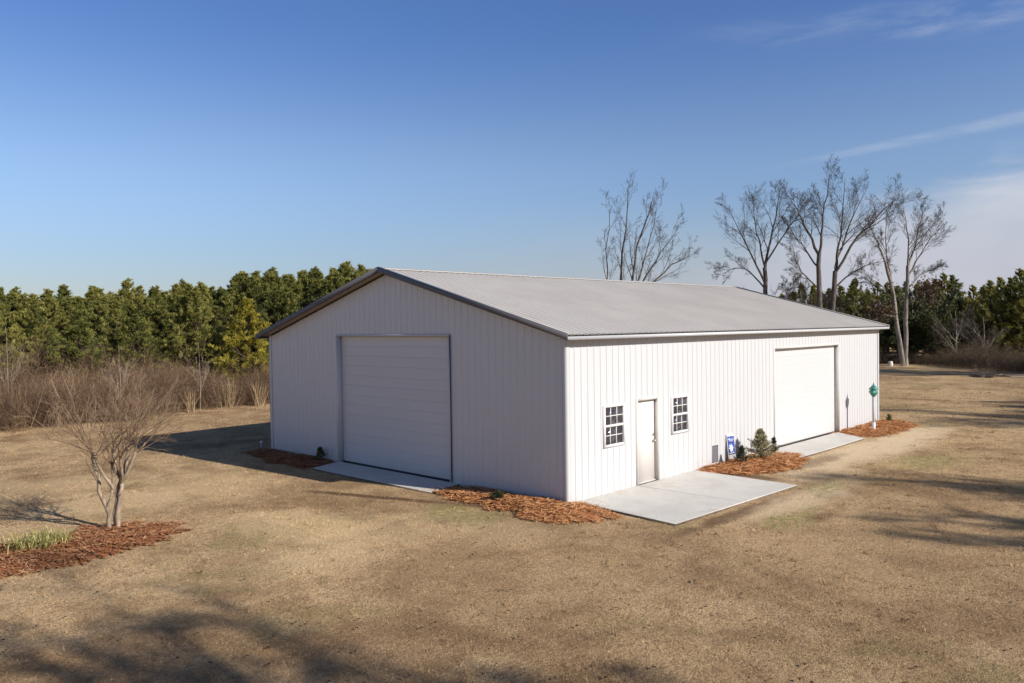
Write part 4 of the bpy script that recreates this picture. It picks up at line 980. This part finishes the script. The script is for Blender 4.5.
# low bank of thin stratus to the right
edge = t.math('ADD', t.math('MULTIPLY', t.ramp(azd, .05, .55, 0, 1, False), .155), t.math('MULTIPLY', t.math('SUBTRACT', wisp, .5), .09))
bank = t.math('MULTIPLY', t.ramp(t.math('SUBTRACT', el, edge), .028, -.035), t.ramp(azd, .06, .40))
bank = t.math('MULTIPLY', bank, t.ramp(soft, .2, .6, .55, 1))
streak = t.math('MULTIPLY', t.math('MULTIPLY', t.ramp(wisp, .52, .72), t.ramp(azd, .36, .56)), t.math('MULTIPLY', t.ramp(el, .10, .13), t.ramp(el, .165, .145)))
# spreading contrail
cl = t.math('ADD', t.math('MULTIPLY', t.math('SUBTRACT', azd, .346), .10), .185)
cw_ = t.ramp(azd, .30, .60, .004, .009, False)
dd = t.math('DIVIDE', t.math('ABSOLUTE', t.math('SUBTRACT', el, t.math('ADD', cl, t.math('MULTIPLY', t.math('SUBTRACT', soft, .5), .012)))), cw_)
trail = t.math('MULTIPLY', t.math('MULTIPLY', t.ramp(dd, 1.2, .1), t.ramp(azd, .27, .50)), t.ramp(fib, .3, .65, .25, .75))
# high wisps
hw = t.math('ADD', t.math('MULTIPLY', t.math('SUBTRACT', azd, .23), -.075), .337)
dh = t.math('ABSOLUTE', t.math('SUBTRACT', el, hw))
high = t.math('MULTIPLY', t.math('MULTIPLY', t.ramp(dh, .03, .004), t.ramp(azd, .16, .50)), t.ramp(wisp, .40, .70, .0, .24))
def bor(a, b_): return t.math('SUBTRACT', 1.0, t.math('MULTIPLY', t.math('SUBTRACT', 1.0, a), t.math('SUBTRACT', 1.0, b_)))
veil = t.math('MULTIPLY', t.math('MULTIPLY', t.ramp(azd, -.30, .25), t.ramp(el, .17, .01)), t.ramp(soft, .1, .7, .28, .62))
mask = bor(veil, bor(bor(t.math('MULTIPLY', bank, .93), t.math('MULTIPLY', streak, .7)), bor(t.math('MULTIPLY', trail, .40), high)))
tint = t.mix(t.ramp(el, .0, .20), (1.0,.91,.98), (1.58,1.45,1.50)); tint = t.mix(t.ramp(el, .19, .37), tint, (1.08,1.22,1.56)); tint = t.mix(t.ramp(el, .4, .9), tint, (.42,.47,.55))
ccol = t.mix(t.ramp(el, .02, .2), (6.5, 6.6, 7.5), (7.6, 8.0, 9.0))
t.link(t.mix(mask, t.mix(1.0, sky.outputs[0], tint, 'MULTIPLY'), ccol), bg.inputs[0]); bg.inputs[1].default_value = .052

# ------------------------------------------------------------------ camera
cam = bpy.data.cameras.new('camera'); co = bpy.data.objects.new('camera', cam); col.objects.link(co)
yaw, pit, ro, f = .7628, -.0199, -.0136, 798.96
fw = Vector((math.cos(yaw)*math.cos(pit), math.sin(yaw)*math.cos(pit), math.sin(pit))); rt = Vector((math.sin(yaw), -math.cos(yaw), 0)); up = rt.cross(fw)
rt, up = rt*math.cos(ro)+up*math.sin(ro), up*math.cos(ro)-rt*math.sin(ro)
mw = Matrix((( rt.x, up.x, -fw.x, CAM[0]), (rt.y, up.y, -fw.y, CAM[1]), (rt.z, up.z, -fw.z, CAM[2]), (0, 0, 0, 1))); co.matrix_world = mw
cam.sensor_width = 36; cam.lens = f/1024*36; cam.clip_end = 6000; scene.camera = co
vs = scene.view_settings; vs.view_transform = 'Standard'; vs.look = 'None'; vs.exposure = 0.70; vs.gamma = 1.0
scene.cycles.max_bounces = 6; scene.cycles.transparent_max_bounces = 8
